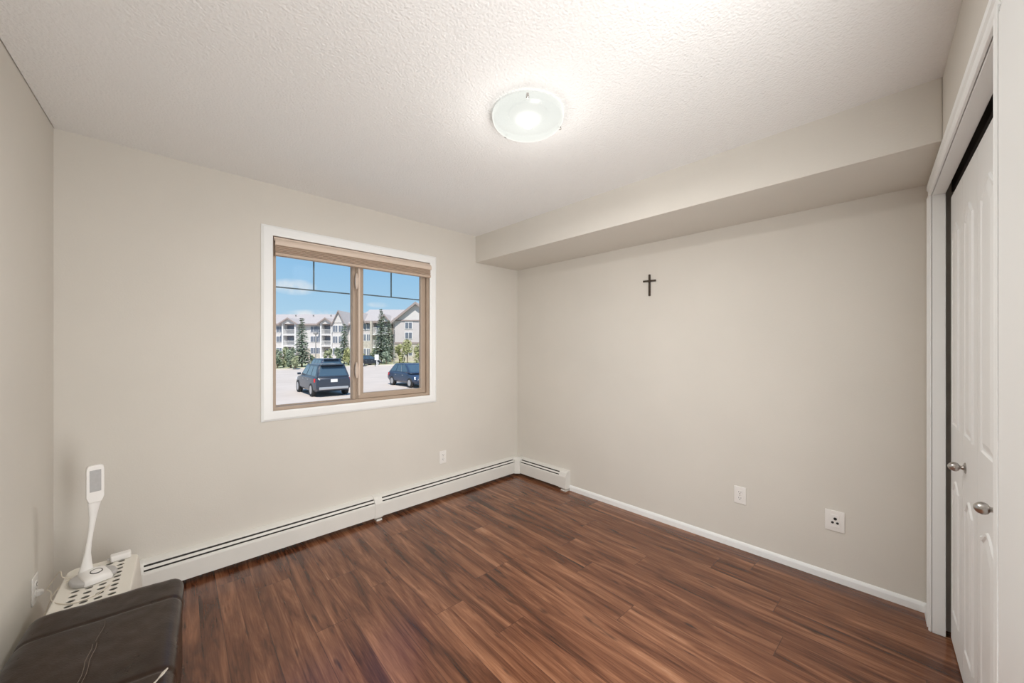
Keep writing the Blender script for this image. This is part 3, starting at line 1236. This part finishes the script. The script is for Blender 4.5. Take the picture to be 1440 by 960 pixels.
tag(b.build('light_panel', 'led', head, bevel=.001), 'grey light panel', None)

# small white adapter lying behind the lamp
ad = thing('power_adapter', 'small white block-shaped adapter lying behind the lamp base on the basket', 'adapter', (-2.968, -.350, KZ + .0005), .06)
rbox(.034, .020, .014, .006, 4, 4, 3).build('case', 'plastic', ad, smooth=True, angle=180, loc=(0, 0, .014))
rbox(.006, .006, .004, .002, 2, 2, 2).build('cable_port', 'grey', ad, smooth=True, loc=(-.0385, 0, .012))


def bez(pts, n=8):
    # smooth path through points
    P = [Vector(p) for p in pts]
    out = []
    for i in range(len(P) - 1):
        p0, p1, p2, p3 = P[max(i - 1, 0)], P[i], P[i + 1], P[min(i + 2, len(P) - 1)]
        for k in range(n):
            t = k / n
            out.append(0.5 * ((2 * p1) + (p2 - p0) * t + (2 * p0 - 5 * p1 + 4 * p2 - p3) * t * t + (3 * p1 - p0 - 3 * p2 + p3) * t ** 3))
    out.append(P[-1])
    return out


ox, oyy = left_x(oy), oy
cords = [
    ([(ox + .036, oy + .001, .298), (ox + .06, oy - .10, .325), (-3.150, -.56, .352), (-3.118, -.640, KZ + .003), (-3.075, -.672, KZ + .003), (-3.02, -.655, KZ + .003), (-2.990, -.600, KZ + .003)],
     'thin cream cord running from the left outlet across the basket top'),
    ([(ox + .036, oy + .003, .302), (ox + .075, oy - .03, .375), (-3.135, -.44, .385), (-3.108, -.452, KZ + .012), (-3.100, -.475, KZ + .006)],
     'thin cream cord looping from the left outlet to the lamp base'),
    ([(-3.112, -.430, KZ + .006), (-3.150, -.47, .345), (-3.168, -.56, .30), (-3.185, -.64, .22), (-3.19, -.66, .10), (-3.195, -.62, .004)],
     'thin cream cord hanging over the left side of the basket to the floor'),
]
inv = (Matrix.Translation(lp.location) @ Matrix.Rotation(lp.rotation_euler.z, 4, 'Z')).inverted()
for pts, lab in cords:
    b = B().tube([inv @ p for p in bez(pts)], .0017, 7)
    tag(b.build('power_cord', 'cord', lp, smooth=True), 'thin cream cord', None)

# ------------------------------------------------------------------ outside: parking lot, cars, trees, buildings
FW = Vector((math.sin(-YAW), math.cos(YAW), 0))
RT = Vector((math.cos(YAW), math.sin(YAW), 0))


def out(px, dist, z=GROUND):
    # a spot outside, from its bearing and its distance from the room
    p = Vector((CAMX, CAMY, 0)) + FW * dist + RT * ((px - 720.0) / FPX * dist)
    p.z = z
    return p


M['asphalt'] = mat('pale_asphalt', (0.54, 0.475, 0.425), 0.9, var=0.06, vscale=0.6, spec=0.2)
M['grass'] = mat('dry_grass', (0.42, 0.42, 0.26), 0.95, var=0.15, vscale=1.5, spec=0.1)
M['kerb'] = mat('concrete_kerb', (0.62, 0.58, 0.52), 0.9)
M['siding'] = mat('pale_siding', (0.60, 0.575, 0.56), 0.8, var=0.03, vscale=2)
M['siding_pink'] = mat('pinkish_siding', (0.56, 0.515, 0.505), 0.8, var=0.03, vscale=2)
M['stone'] = mat('beige_stone', (0.50, 0.46, 0.40), 0.9, var=0.15, vscale=3)
M['brown_trim'] = mat('brown_trim', (0.33, 0.27, 0.25), 0.8)
M['shingle'] = mat('grey_shingle', (0.42, 0.385, 0.375), 0.9, var=0.06, vscale=4)
M['recess'] = mat('recess_shade', (0.22, 0.22, 0.25), 0.8)
M['wglass'] = mat('window_dark_glass', (0.16, 0.18, 0.22), 0.15)
M['wwhite'] = mat('white_window_trim', (0.70, 0.69, 0.68), 0.7)
M['spruce'] = mat('spruce_needles', (0.34, 0.40, 0.31), 0.9, var=0.35, vscale=3, spec=0.15)
M['leaf'] = mat('pale_leaves', (0.40, 0.43, 0.28), 0.9, var=0.35, vscale=3, spec=0.15)
M['leaf2'] = mat('yellow_green_leaves', (0.42, 0.43, 0.22), 0.9, var=0.3, vscale=3, spec=0.15)
M['leaf3'] = mat('grey_green_leaves', (0.33, 0.38, 0.28), 0.9, var=0.35, vscale=3, spec=0.15)
M['bark'] = mat('bark', (0.16, 0.12, 0.09), 0.95, var=0.2)
M['car_blue'] = mat('dark_blue_car_paint', (0.030, 0.050, 0.095), 0.30, spec=0.5, coat=0.25)
M['car_grey'] = mat('dark_grey_car_paint', (0.028, 0.038, 0.058), 0.30, spec=0.5, coat=0.25)
M['car_black'] = mat('black_car_paint', (0.025, 0.027, 0.032), 0.30, spec=0.5, coat=0.25)
M['car_glass'] = mat('car_glass', (0.05, 0.085, 0.12), 0.06, spec=0.9, coat=0.6)
M['tyre'] = mat('tyre_rubber', (0.03, 0.03, 0.03), 0.85)
M['rim'] = mat('alloy_rim', (0.55, 0.55, 0.56), 0.35, metal=0.6)
M['tail'] = mat('red_tail_light', (0.55, 0.03, 0.03), 0.25)
M['lens'] = mat('clear_headlight', (0.75, 0.76, 0.78), 0.15)
M['chrome'] = mat('bumper_silver', (0.45, 0.46, 0.48), 0.3, metal=0.5)
M['post'] = mat('lamp_post_metal', (0.30, 0.29, 0.28), 0.6)

b = B().quad((-80, 3.2, GROUND), (150, 3.2, GROUND), (150, 200, GROUND), (-80, 200, GROUND))
struct(b.build('ground', 'asphalt'))
# grass verge behind the lot, with its kerb
edge = [out(60, 27), out(250, 35), out(380, 42.5), out(500, 50.5), out(600, 57), out(1300, 75)]
d = FW * 75
far_ = [e + d for e in edge[::-1]]
struct(B().prism([(p.x, p.y) for p in edge + far_], GROUND, GROUND + .10).build('ground_verge', 'grass'))
bk_ = -FW * .25
struct(B().prism([(p.x, p.y) for p in edge] + [(p.x + bk_.x, p.y + bk_.y) for p in edge[::-1]], GROUND, GROUND + .13).build('kerb', 'kerb'))


def car(name, label, paint, loc, rz, L_=4.6, Wd=1.86, Hh=1.70, kind='suv', plate_=True):
    t = thing(name, label, 'car', loc, rz, None)
    hw = Wd / 2
    zb = .27
    belt = 1.04 if kind == 'suv' else .92
    hoodz = belt - .06 if kind == 'suv' else belt - .10
    x0, x1 = -L_ / 2, L_ / 2
    # lower body: sections from tail to nose
    st = [(x0, .45, belt - .10, .84), (x0 + .08, .36, belt - .02, .93), (x0 + .35, zb, belt, .985), (x0 + 1.0, zb, belt + .01, 1.0), (0, zb, belt, 1.0), (x1 - 1.35, zb, belt - .01, .99),
          (x1 - .95, zb, hoodz, .98), (x1 - .35, zb + .02, hoodz - .08, .94), (x1 - .08, .36, hoodz - .20, .86), (x1, .45, hoodz - .32, .76)]
    rings = []
    for x, za, zt, k in st:
        h_ = hw * k
        zm = za + (zt - za) * .55
        rings.append([(x, -h_ * .90, za), (x, -h_, za + .12), (x, -h_, zm), (x, -h_ * .955, zt - .05), (x, -h_ * .88, zt), (x, h_ * .88, zt), (x, h_ * .955, zt - .05), (x, h_, zm), (x, h_, za + .12), (x, h_ * .90, za)])
    B().loft(rings).build('body', paint, t, smooth=True, angle=35)
    if kind == 'suv':
        cb0, cb1, cr0, cr1 = x0 + .10, x1 - 1.18, x0 + .42, x1 - 2.05
    else:
        cb0, cb1, cr0, cr1 = x0 + .20, x1 - .95, x0 + .95, x1 - 1.95
    hb_, hr_ = hw * .90, hw * .70
    zc = belt - .02
    # cabin with a crowned roof
    rings = []
    for f, k in ((0, 0), (.86, .93), (.96, .985), (1.0, 1.0)):
        xa, xb = cb0 + (cr0 - cb0) * f, cb1 + (cr1 - cb1) * f
        if f == 1.0:
            xa, xb = xa + .12, xb - .15
        h_ = hb_ + (hr_ - hb_) * (f if f < 1 else 1.12)
        z = zc + (Hh - zc) * k
        rings.append([(xa, -h_, z), (xb, -h_, z), (xb, h_, z), (xa, h_, z)])
    cabin = B().loft(rings).build('cabin', paint, t, smooth=True, angle=30, bevel=.03)

    def side(fx, fz, s_, o_=.012):
        xa, xb = cb0 + (cr0 - cb0) * fz, cb1 + (cr1 - cb1) * fz
        return (xa + (xb - xa) * fx, s_ * (hb_ + (hr_ - hb_) * fz + o_), zc + (Hh - zc) * fz * 1.08)
    for s_ in (-1, 1):
        for fa, fb in ((.075, .33), (.36, .62), (.65, .93)):
            a = [side(fa, .13, s_), side(fb, .13, s_), side(fb, .80, s_), side(fa, .80, s_)]
            i_ = [(x, y - s_ * .03, z) for x, y, z in a]
            B().loft([a, i_]).build('side_window', 'car_glass', t)
    for nm, xa, xb, sg in (('rear_window', cb0, cr0, -1), ('windshield', cb1, cr1, 1)):
        pts = []
        for fz, sy in ((.12, -1), (.12, 1), (.80, 1), (.80, -1)):
            pts.append((xa + (xb - xa) * fz + sg * .014, sy * (hb_ + (hr_ - hb_) * fz) * .88, zc + (Hh - zc) * fz * 1.08))
        B().loft([pts, [(x - sg * .03, y, z) for x, y, z in pts]]).build(nm, 'car_glass', t)
    if kind == 'suv':
        B().box(cr0 - .28, cr0 + .20, -hr_ * .9, hr_ * .9, Hh - .03, Hh + .02).build('roof_spoiler', paint, t, bevel=.012)
    rad = .36 if kind == 'suv' else .315
    for sx in (x0 + .86, x1 - .90):
        for s_ in (-1, 1):
            mt = Matrix.Translation((sx, s_ * (hw - .10), rad)) @ Matrix.Rotation(-s_ * math.pi / 2, 4, 'X')
            wh = B().lathe([(rad * .62, -.10), (rad * .94, -.11), (rad, -.07), (rad, .07), (rad * .94, .115), (rad * .68, .118), (rad * .66, .10)], 28, mt).build('wheel', 'tyre', t, smooth=True, angle=40)
            b = B().lathe([(rad * .665, .085), (rad * .64, .112), (rad * .55, .108), (rad * .2, .116), (.02, .118)], 20, mt)
            b.build('rim', 'rim', wh, smooth=True, angle=40)
    for s_ in (-1, 1):
        a = [(x0 + .045, s_ * hw * .60, belt - .28), (x0 + .30, s_ * hw * 1.0, belt - .25), (x0 + .34, s_ * hw * .985, belt - .06), (x0 + .05, s_ * hw * .62, belt - .05)]
        B().loft([[(x - .012, y + s_ * .006, z) for x, y, z in a], [(x + .08, y - s_ * .06, z) for x, y, z in a]]).build('tail_light', 'tail', t)
        a = [(x1 - .05, s_ * hw * .55, hoodz - .30), (x1 - .30, s_ * hw * .96, hoodz - .26), (x1 - .38, s_ * hw * .93, hoodz - .10), (x1 - .12, s_ * hw * .56, hoodz - .17)]
        B().loft([[(x + .014, y + s_ * .010, z) for x, y, z in a], [(x - .08, y - s_ * .05, z) for x, y, z in a]]).build('headlight', 'lens', t)
        b = B().box(-.06, .06, -.09, .09, -.06, .06)
        b.build('mirror', paint, t, loc=(cb1 - .12, s_ * (hb_ + .11), belt + .07), bevel=.02)
    B().box(x0 - .035, x0 + .12, -hw * .80, hw * .80, .40, .54).build('rear_bumper', 'chrome', t, bevel=.03)
    B().box(x1 - .12, x1 + .03, -hw * .66, hw * .66, .36, .52).build('front_bumper', paint, t, bevel=.03)
    if plate_:
        B().box(x0 - .012, x0 + .05, -.17, .17, belt - .26, belt - .10).build('number_plate', 'wwhite', t)
    for s_ in (-1, 1):
        for sx in (.25, -.75):
            B().box(sx - .09, sx + .09, s_ * hw * .985 - .012, s_ * hw * .985 + .012, belt - .17, belt - .14).build('door_handle', 'chrome', t)
    return t


car('suv', 'dark grey blue SUV seen from behind, nearest the window in the lot', 'car_grey', (4.16, 20.35, GROUND), math.pi / 2 - .03, 4.6, 1.84, 1.70)
car('suv', 'dark blue vehicle parked just behind the nearest SUV, only its top showing', 'car_blue', (7.15, 29.7, GROUND), math.pi / 2 - .03, 4.7, 1.84, 1.72)
car('hatchback', 'dark blue hatchback facing the window, cut off by the right window frame', 'car_blue', (10.0, 20.45, GROUND), -math.pi / 2, 4.2, 1.76, 1.52, 'hatch')
car('hatchback', 'small dark car parked far off beside the grass verge', 'car_black', tuple(out(515, 52)), .3, 4.3, 1.76, 1.50, 'hatch')


def leaves(b, fn, n, size, rnd):
    for i in range(n):
        p, nrm = fn(rnd)
        s = size * rnd.uniform(.6, 1.3)
        ax = Vector((rnd.gauss(0, 1), rnd.gauss(0, 1), rnd.gauss(0, 1))).normalized()
        u = ax.cross(nrm)
        if u.length < 1e-3:
            continue
        u.normalize()
        v = u.cross(ax).normalized()
        b.poly([p - u * s, p + v * s * .45, p + u * s, p - v * s * .45])


def spruce(label, px, dist, h, r, seed, m='spruce', base=.10):
    rnd = random.Random(seed)
    p0 = out(px, dist, GROUND + base - .02)
    t = thing('spruce_tree', label, 'tree', p0, rnd.uniform(0, 6), 'trees beyond the parking lot')
    B().lathe([(r * .11, 0), (r * .08, h * .5), (.01, h * .97)], 10).build('trunk', 'bark', t)
    b = B()
    tiers = int(h * 3.9)
    for k in range(tiers):
        f = k / tiers
        z = h * (.09 + .89 * f)
        rad = r * (1 - f) ** .85 + .06
        nb = max(6, int(17 * (1 - f) + 6))
        for i in range(nb):
            a = rnd.uniform(0, 2 * math.pi)
            ln = rad * rnd.uniform(.65, 1.15)
            droop = rnd.uniform(.12, .30)
            steps = max(3, int(ln / .14))
            for s_ in range(steps):
                g_ = (s_ + .6) / steps
                c = Vector((math.cos(a) * ln * g_, math.sin(a) * ln * g_, z - droop * ln * g_ * g_ + .05))
                for q in range(3):
                    d_ = Vector((math.cos(a + rnd.uniform(-.9, .9)), math.sin(a + rnd.uniform(-.9, .9)), rnd.uniform(-.5, .25))).normalized()
                    s2 = Vector((-d_.y, d_.x, rnd.uniform(-.4, .4))).normalized()
                    lw = rnd.uniform(.14, .24)
                    b.poly([c - s2 * .07, c + d_ * lw - s2 * .04, c + d_ * lw * 1.25, c + d_ * lw + s2 * .04, c + s2 * .07])
    b.build('foliage', m, t)


def shrub(name, label, px, dist, h, w_, seed, m, cat='shrub', trunk=.0, group=None):
    rnd = random.Random(seed)
    p0 = out(px, dist, GROUND + .08)
    t = thing(name, label, cat, p0, rnd.uniform(0, 6), group)
    b = B()
    stems = B()
    for i in range(5):
        a = i * 1.26 + rnd.uniform(-.3, .3)
        sp = w_ * (.22 if trunk else .30)
        stems.tube([(0.03 * math.cos(a), .03 * math.sin(a), 0), (.05 * math.cos(a), .05 * math.sin(a), max(trunk, .2)), (sp * math.cos(a), sp * math.sin(a), h * .7)], [.05, .035, .012], 6)
    stems.build('stem', 'bark', t)
    lobes = [(rnd.uniform(-.34, .34) * w_, rnd.uniform(-.34, .34) * w_, rnd.uniform(trunk / h + .18, .82) * h, rnd.uniform(.18, .30)) for _ in range(9)]

    def fn(r_):
        lx, ly, lz, lr = r_.choice(lobes)
        d_ = Vector((r_.gauss(0, 1), r_.gauss(0, 1), r_.gauss(0, 1))).normalized()
        p = Vector((lx, ly, lz)) + Vector((d_.x * lr * w_, d_.y * lr * w_, d_.z * lr * h * .75)) * r_.uniform(.6, 1.0)
        p.z = max(.06 if not trunk else trunk, p.z)
        return p, d_
    leaves(b, fn, int(900 * max(1, h * w_ / 5)), .15, rnd)
    b.build('foliage', m, t)


def building(name, label, px0, dist, rows):
    return thing(name, label, 'building', out(px0, dist, GROUND + .05), YAW, None)


def gable(t, x0, x1, zb, zt, y0, y1, ov=.35, wall='siding', th=.22):
    # front-facing gable: triangular wall and two roof slabs
    xm = (x0 + x1) / 2
    B().extrude([(x0, zb), (x1, zb), (xm, zt)], lambda u, v, a: (u, a, v), y0, y1).build('gable_wall', wall, t)
    for sx, xe in ((-1, x0), (1, x1)):
        sl = (zt - zb) / (xm - x0)
        xo = xe + sx * ov
        zo = zb - ov * sl
        B().extrude([(xo, zo), (xm, zt), (xm, zt + th), (xo, zo + th)], lambda u, v, a: (u, a, v), y0 - ov, y1).build('gable_roof', 'shingle', t)
        B().extrude([(xo, zo - .06), (xm, zt - .06), (xm, zt + th + .02), (xo, zo + th + .02)], lambda u, v, a: (u, a, v), y0 - ov - .1, y0 - ov).build('barge_board', 'brown_trim', t)


def wind(t, x, z, w_, h_, y, trim='wwhite'):
    f = B().box(x - w_ / 2 - .12, x + w_ / 2 + .12, y - .08, y + .05, z - h_ / 2 - .12, z + h_ / 2 + .12).build('window', trim, t)
    b = B().box(x - w_ / 2, x - .04, y - .11, y - .05, z - h_ / 2, z + h_ / 2)
    b.box(x + .04, x + w_ / 2, y - .11, y - .05, z - h_ / 2, z + h_ / 2)
    b.build('pane', 'wglass', f)


def balcony(t, x0, x1, z, y, hgt, dep=1.4):
    # recess drawn as a flat shade-dark panel, with door glass, slab and white railing
    B().box(x0, x1, y - .03, y + .05, z, z + hgt).build('recess_shade', 'recess', t)
    B().box(x0 + .2, x0 + (x1 - x0) * .6, y - .07, y - .01, z + .05, z + hgt - .35).build('balcony_door', 'wglass', t)
    B().box(x0 - .05, x1 + .05, y - dep, y, z - .30, z).build('balcony_slab', 'wwhite', t)
    b = B()
    b.box(x0, x1, y - dep, y - dep + .06, z + .95, z + 1.03)
    b.box(x0, x1, y - dep, y - dep + .05, z + .08, z + .14)
    n = int((x1 - x0) / .16)
    for i in range(n + 1):
        xx = x0 + (x1 - x0) * i / n
        b.box(xx - .02, xx + .02, y - dep, y - dep + .04, z + .1, z + .98)
    b.build('railing', 'wwhite', t)


# long block on the left, its front parallel to the view
D1 = 85.0
k1 = D1 / FPX
A1 = building('apartment_building', 'long pale apartment block behind the left half of the window', 420, D1, 3)


def X1(px):
    return (px - 420) * k1


EV = 7.75
B().box(X1(170), X1(520), 0, 13, 0, EV).build('wall', 'siding', A1)
B().extrude([(-.7, EV - .1), (6.5, 10.3), (13.7, EV - .1), (13.7, EV + .12), (6.5, 10.55), (-.7, EV + .12)], lambda u, v, a: (a, u, v), X1(168), X1(522)).build('roof', 'shingle', A1)
B().box(X1(168), X1(522), -.75, -.62, EV - .28, EV + .08).build('eave_board', 'brown_trim', A1)
B().box(X1(170), X1(520), -.05, .02, 0, 2.3).build('stone_base', 'stone', A1)
for px in (190, 225, 260, 300, 335, 372, 393, 441, 449):
    for z in (1.75, 4.35, 6.6):
        wind(A1, X1(px), z, 1.25, 1.25, 0)
for (pa, pb) in ((404, 419), (457, 469)):
    B().box(X1(pa) - .35, X1(pa) - .05, -1.5, 0, 0, EV).build('column', 'wwhite', A1)
    B().box(X1(pb) + .05, X1(pb) + .35, -1.5, 0, 0, EV).build('column', 'wwhite', A1)
    for z in (.3, 2.95, 5.45):
        balcony(A1, X1(pa), X1(pb), z, 0, 2.15)
    gable(A1, X1(pa) - .6, X1(pb) + .6, EV, EV + 1.15, -1.6, 3.5)
B().box(X1(474), X1(490), -2.2, 0, 0, EV + .2).build('stair_bay', 'siding', A1)
for z in (1.6, 4.2, 6.6):
    wind(A1, X1(478), z, 1.0, 1.4, -2.2)
    wind(A1, X1(486), z, 1.0, 1.4, -2.2)
gable(A1, X1(475.5), X1(490.5), EV + .2, EV + 2.7, -2.3, 4)
for px in (400, 426, 452):
    B().lathe([(.12, 0), (.12, .7), (.2, .72), (.2, .85)], 10, Matrix.Translation((X1(px), 4.5, 9.4))).build('roof_vent', 'post', A1)

# nearer block on the right with its big front gable
D2 = 68.0
k2 = D2 / FPX
A2 = building('apartment_building', 'pinkish apartment block with big front gable behind the right half of the window', 540, D2, 3)


def X2(px):
    return (px - 540) * k2


EV2 = 7.2
B().box(X2(502), X2(640), 0, 13, 0, EV2).build('wall', 'siding_pink', A2)
B().extrude([(-.7, EV2 - .1), (6.5, 9.75), (13.7, EV2 - .1), (13.7, EV2 + .12), (6.5, 10.0), (-.7, EV2 + .12)], lambda u, v, a: (a, u, v), X2(501), X2(642)).build('roof', 'shingle', A2)
B().box(X2(501), X2(642), -.75, -.62, EV2 - .30, EV2 + .08).build('eave_board', 'brown_trim', A2)
B().box(X2(502), X2(560), -.06, .02, 0, 4.6).build('stone_base', 'stone', A2)
B().box(X2(560.5), X2(640), -2.2, 0, 0, EV2).build('wing_wall', 'siding_pink', A2)
B().box(X2(560.3), X2(640), -2.27, -2.2, 0, 3.1).build('stone_base', 'stone', A2)
B().box(X2(560.2), X2(640), -2.36, -2.2, 3.1, 3.42).build('trim_band', 'brown_trim', A2)
gable(A2, X2(562), X2(618), EV2, EV2 + 2.9, -2.3, 6, ov=.6, wall='siding', th=.35)
B().box(X2(562), X2(618), -2.38, -2.3, EV2 - .05, EV2 + .12).build('gable_beam', 'brown_trim', A2)
for px in (579.5, 600):
    for z in (1.6, 4.6, 6.35):
        wind(A2, X2(px), z, 1.15, 1.0, -2.2)
for z in (1.7, 4.3, 6.3):
    wind(A2, X2(557), z, .55, 1.1, 0)
    for px in (512, 519):
        wind(A2, X2(px), z, .7, 1.1, 0)
B().box(X2(526) - .2, X2(526) + .1, -1.4, 0, 0, EV2).build('column', 'stone', A2)
B().box(X2(552) - .1, X2(552) + .2, -1.4, 0, 0, EV2).build('column', 'stone', A2)
for z in (.3, 2.7, 5.0):
    balcony(A2, X2(528), X2(550), z, 0, 2.0, 1.3)
gable(A2, X2(538), X2(552), EV2 - .1, EV2 + 1.0, -1.5, 3.5)
gable(A2, X2(500), X2(514), EV2 + .1, EV2 + 1.5, -.5, 4)

spruce('tall thin grey green spruce standing left of the parked SUVs', 424.5, 47.8, 6.5, 1.08, 3)
spruce('tallest slim spruce, seen through the right half of the window', 536, 57, 8.6, 1.3, 5)
spruce('slim spruce in the right half, shorter and closer to the balconies', 547, 62, 7.2, 1.15, 8)
spruce('spruce with a pointed top beside the middle window post', 484, 56, 6.2, .95, 11)
bush = 'shrubs along the verge'
for i, (px, ds, h, w_, m, lab) in enumerate([
        (378, 45.5, 2.3, 1.15, 'leaf3', 'pale green shrub at the far left, half hidden by the window frame'),
        (390, 45, 2.5, 1.15, 'leaf3', 'grey green shrub second from the left window frame'),
        (399, 47, 2.7, 1.1, 'leaf', 'pale leafy shrub in front of the left building balconies'),
        (409, 45, 2.6, 1.15, 'leaf3', 'grey green shrub just left of the tall thin spruce'),
        (415, 43.9, 1.7, .6, 'leaf', 'low pale shrub touching the foot of the tall thin spruce'),
        (440, 49.5, 1.7, .7, 'leaf3', 'low shrub just right of the tall thin spruce'),
        (461, 50, 2.4, 1.0, 'leaf', 'pale shrub behind the roof of the second vehicle'),
        (476, 51, 2.6, 1.0, 'leaf3', 'grey green shrub behind the nearest SUV, left of the window post'),
        (490, 52.5, 2.7, 1.0, 'leaf2', 'yellow green shrub partly behind the middle window post'),
        (508, 61, 2.5, 1.0, 'leaf2', 'yellow green shrub just right of the middle window post'),
        (524, 61, 2.4, 1.0, 'leaf', 'pale shrub behind the small far car'),
        (543, 55.0, 2.0, .9, 'spruce', 'dark dense shrub at the foot of the slim spruces'),
        (562, 60, 3.2, 1.5, 'leaf2', 'yellow green shrub right of the thin tall pole'),
        (590, 60, 3.4, 1.6, 'leaf2', 'yellow green shrub at the right edge above the blue hatchback')]):
    shrub('shrub', lab, px, ds, h, w_, 20 + i, m, group=bush)
shrub('small_tree', 'small leafy tree with bare trunk above the blue hatchback', 573, 58.5, 3.7, 1.5, 51, 'leaf2', cat='tree', trunk=.9)

p = out(444, 48, GROUND + .08)
lp2 = thing('street_lamp', 'slender street lamp standing right of the tall thin spruce', 'lamp post', p, YAW)
B().lathe([(.16, 0), (.16, .25), (.075, .3), (.05, 4.2)], 12).build('pole', 'post', lp2)
B().loft([[(x, y, z) for x, y in ((-h_, -h_), (h_, -h_), (h_, h_), (-h_, h_))] for z, h_ in ((4.15, .10), (4.25, .22), (4.42, .22), (4.52, .08))]).build('lamp_head', 'post', lp2)
p = out(554, 56, GROUND + .08)
pl2 = thing('flag_pole', 'thin tall pole between the slim spruces and the yellow green shrubs', 'pole', p, YAW)
B().lathe([(.10, 0), (.10, .15), (.05, .2), (.03, 6.8)], 10).build('shaft', 'post', pl2)
B().lathe([(.01, 6.78), (.06, 6.83), (.06, 6.88), (.01, 6.94)], 10).build('finial', 'post', pl2)
p = out(530, 51.0, GROUND)
sg = thing('sign_post', 'white sign on a short white post in front of the small far car', 'sign', p, YAW)
B().box(-.05, .05, -.05, .05, 0, 1.5).build('post', 'wwhite', sg)
B().box(-.28, .28, -.09, -.05, .85, 1.6).build('sign_board', 'wwhite', sg, bevel=.01)
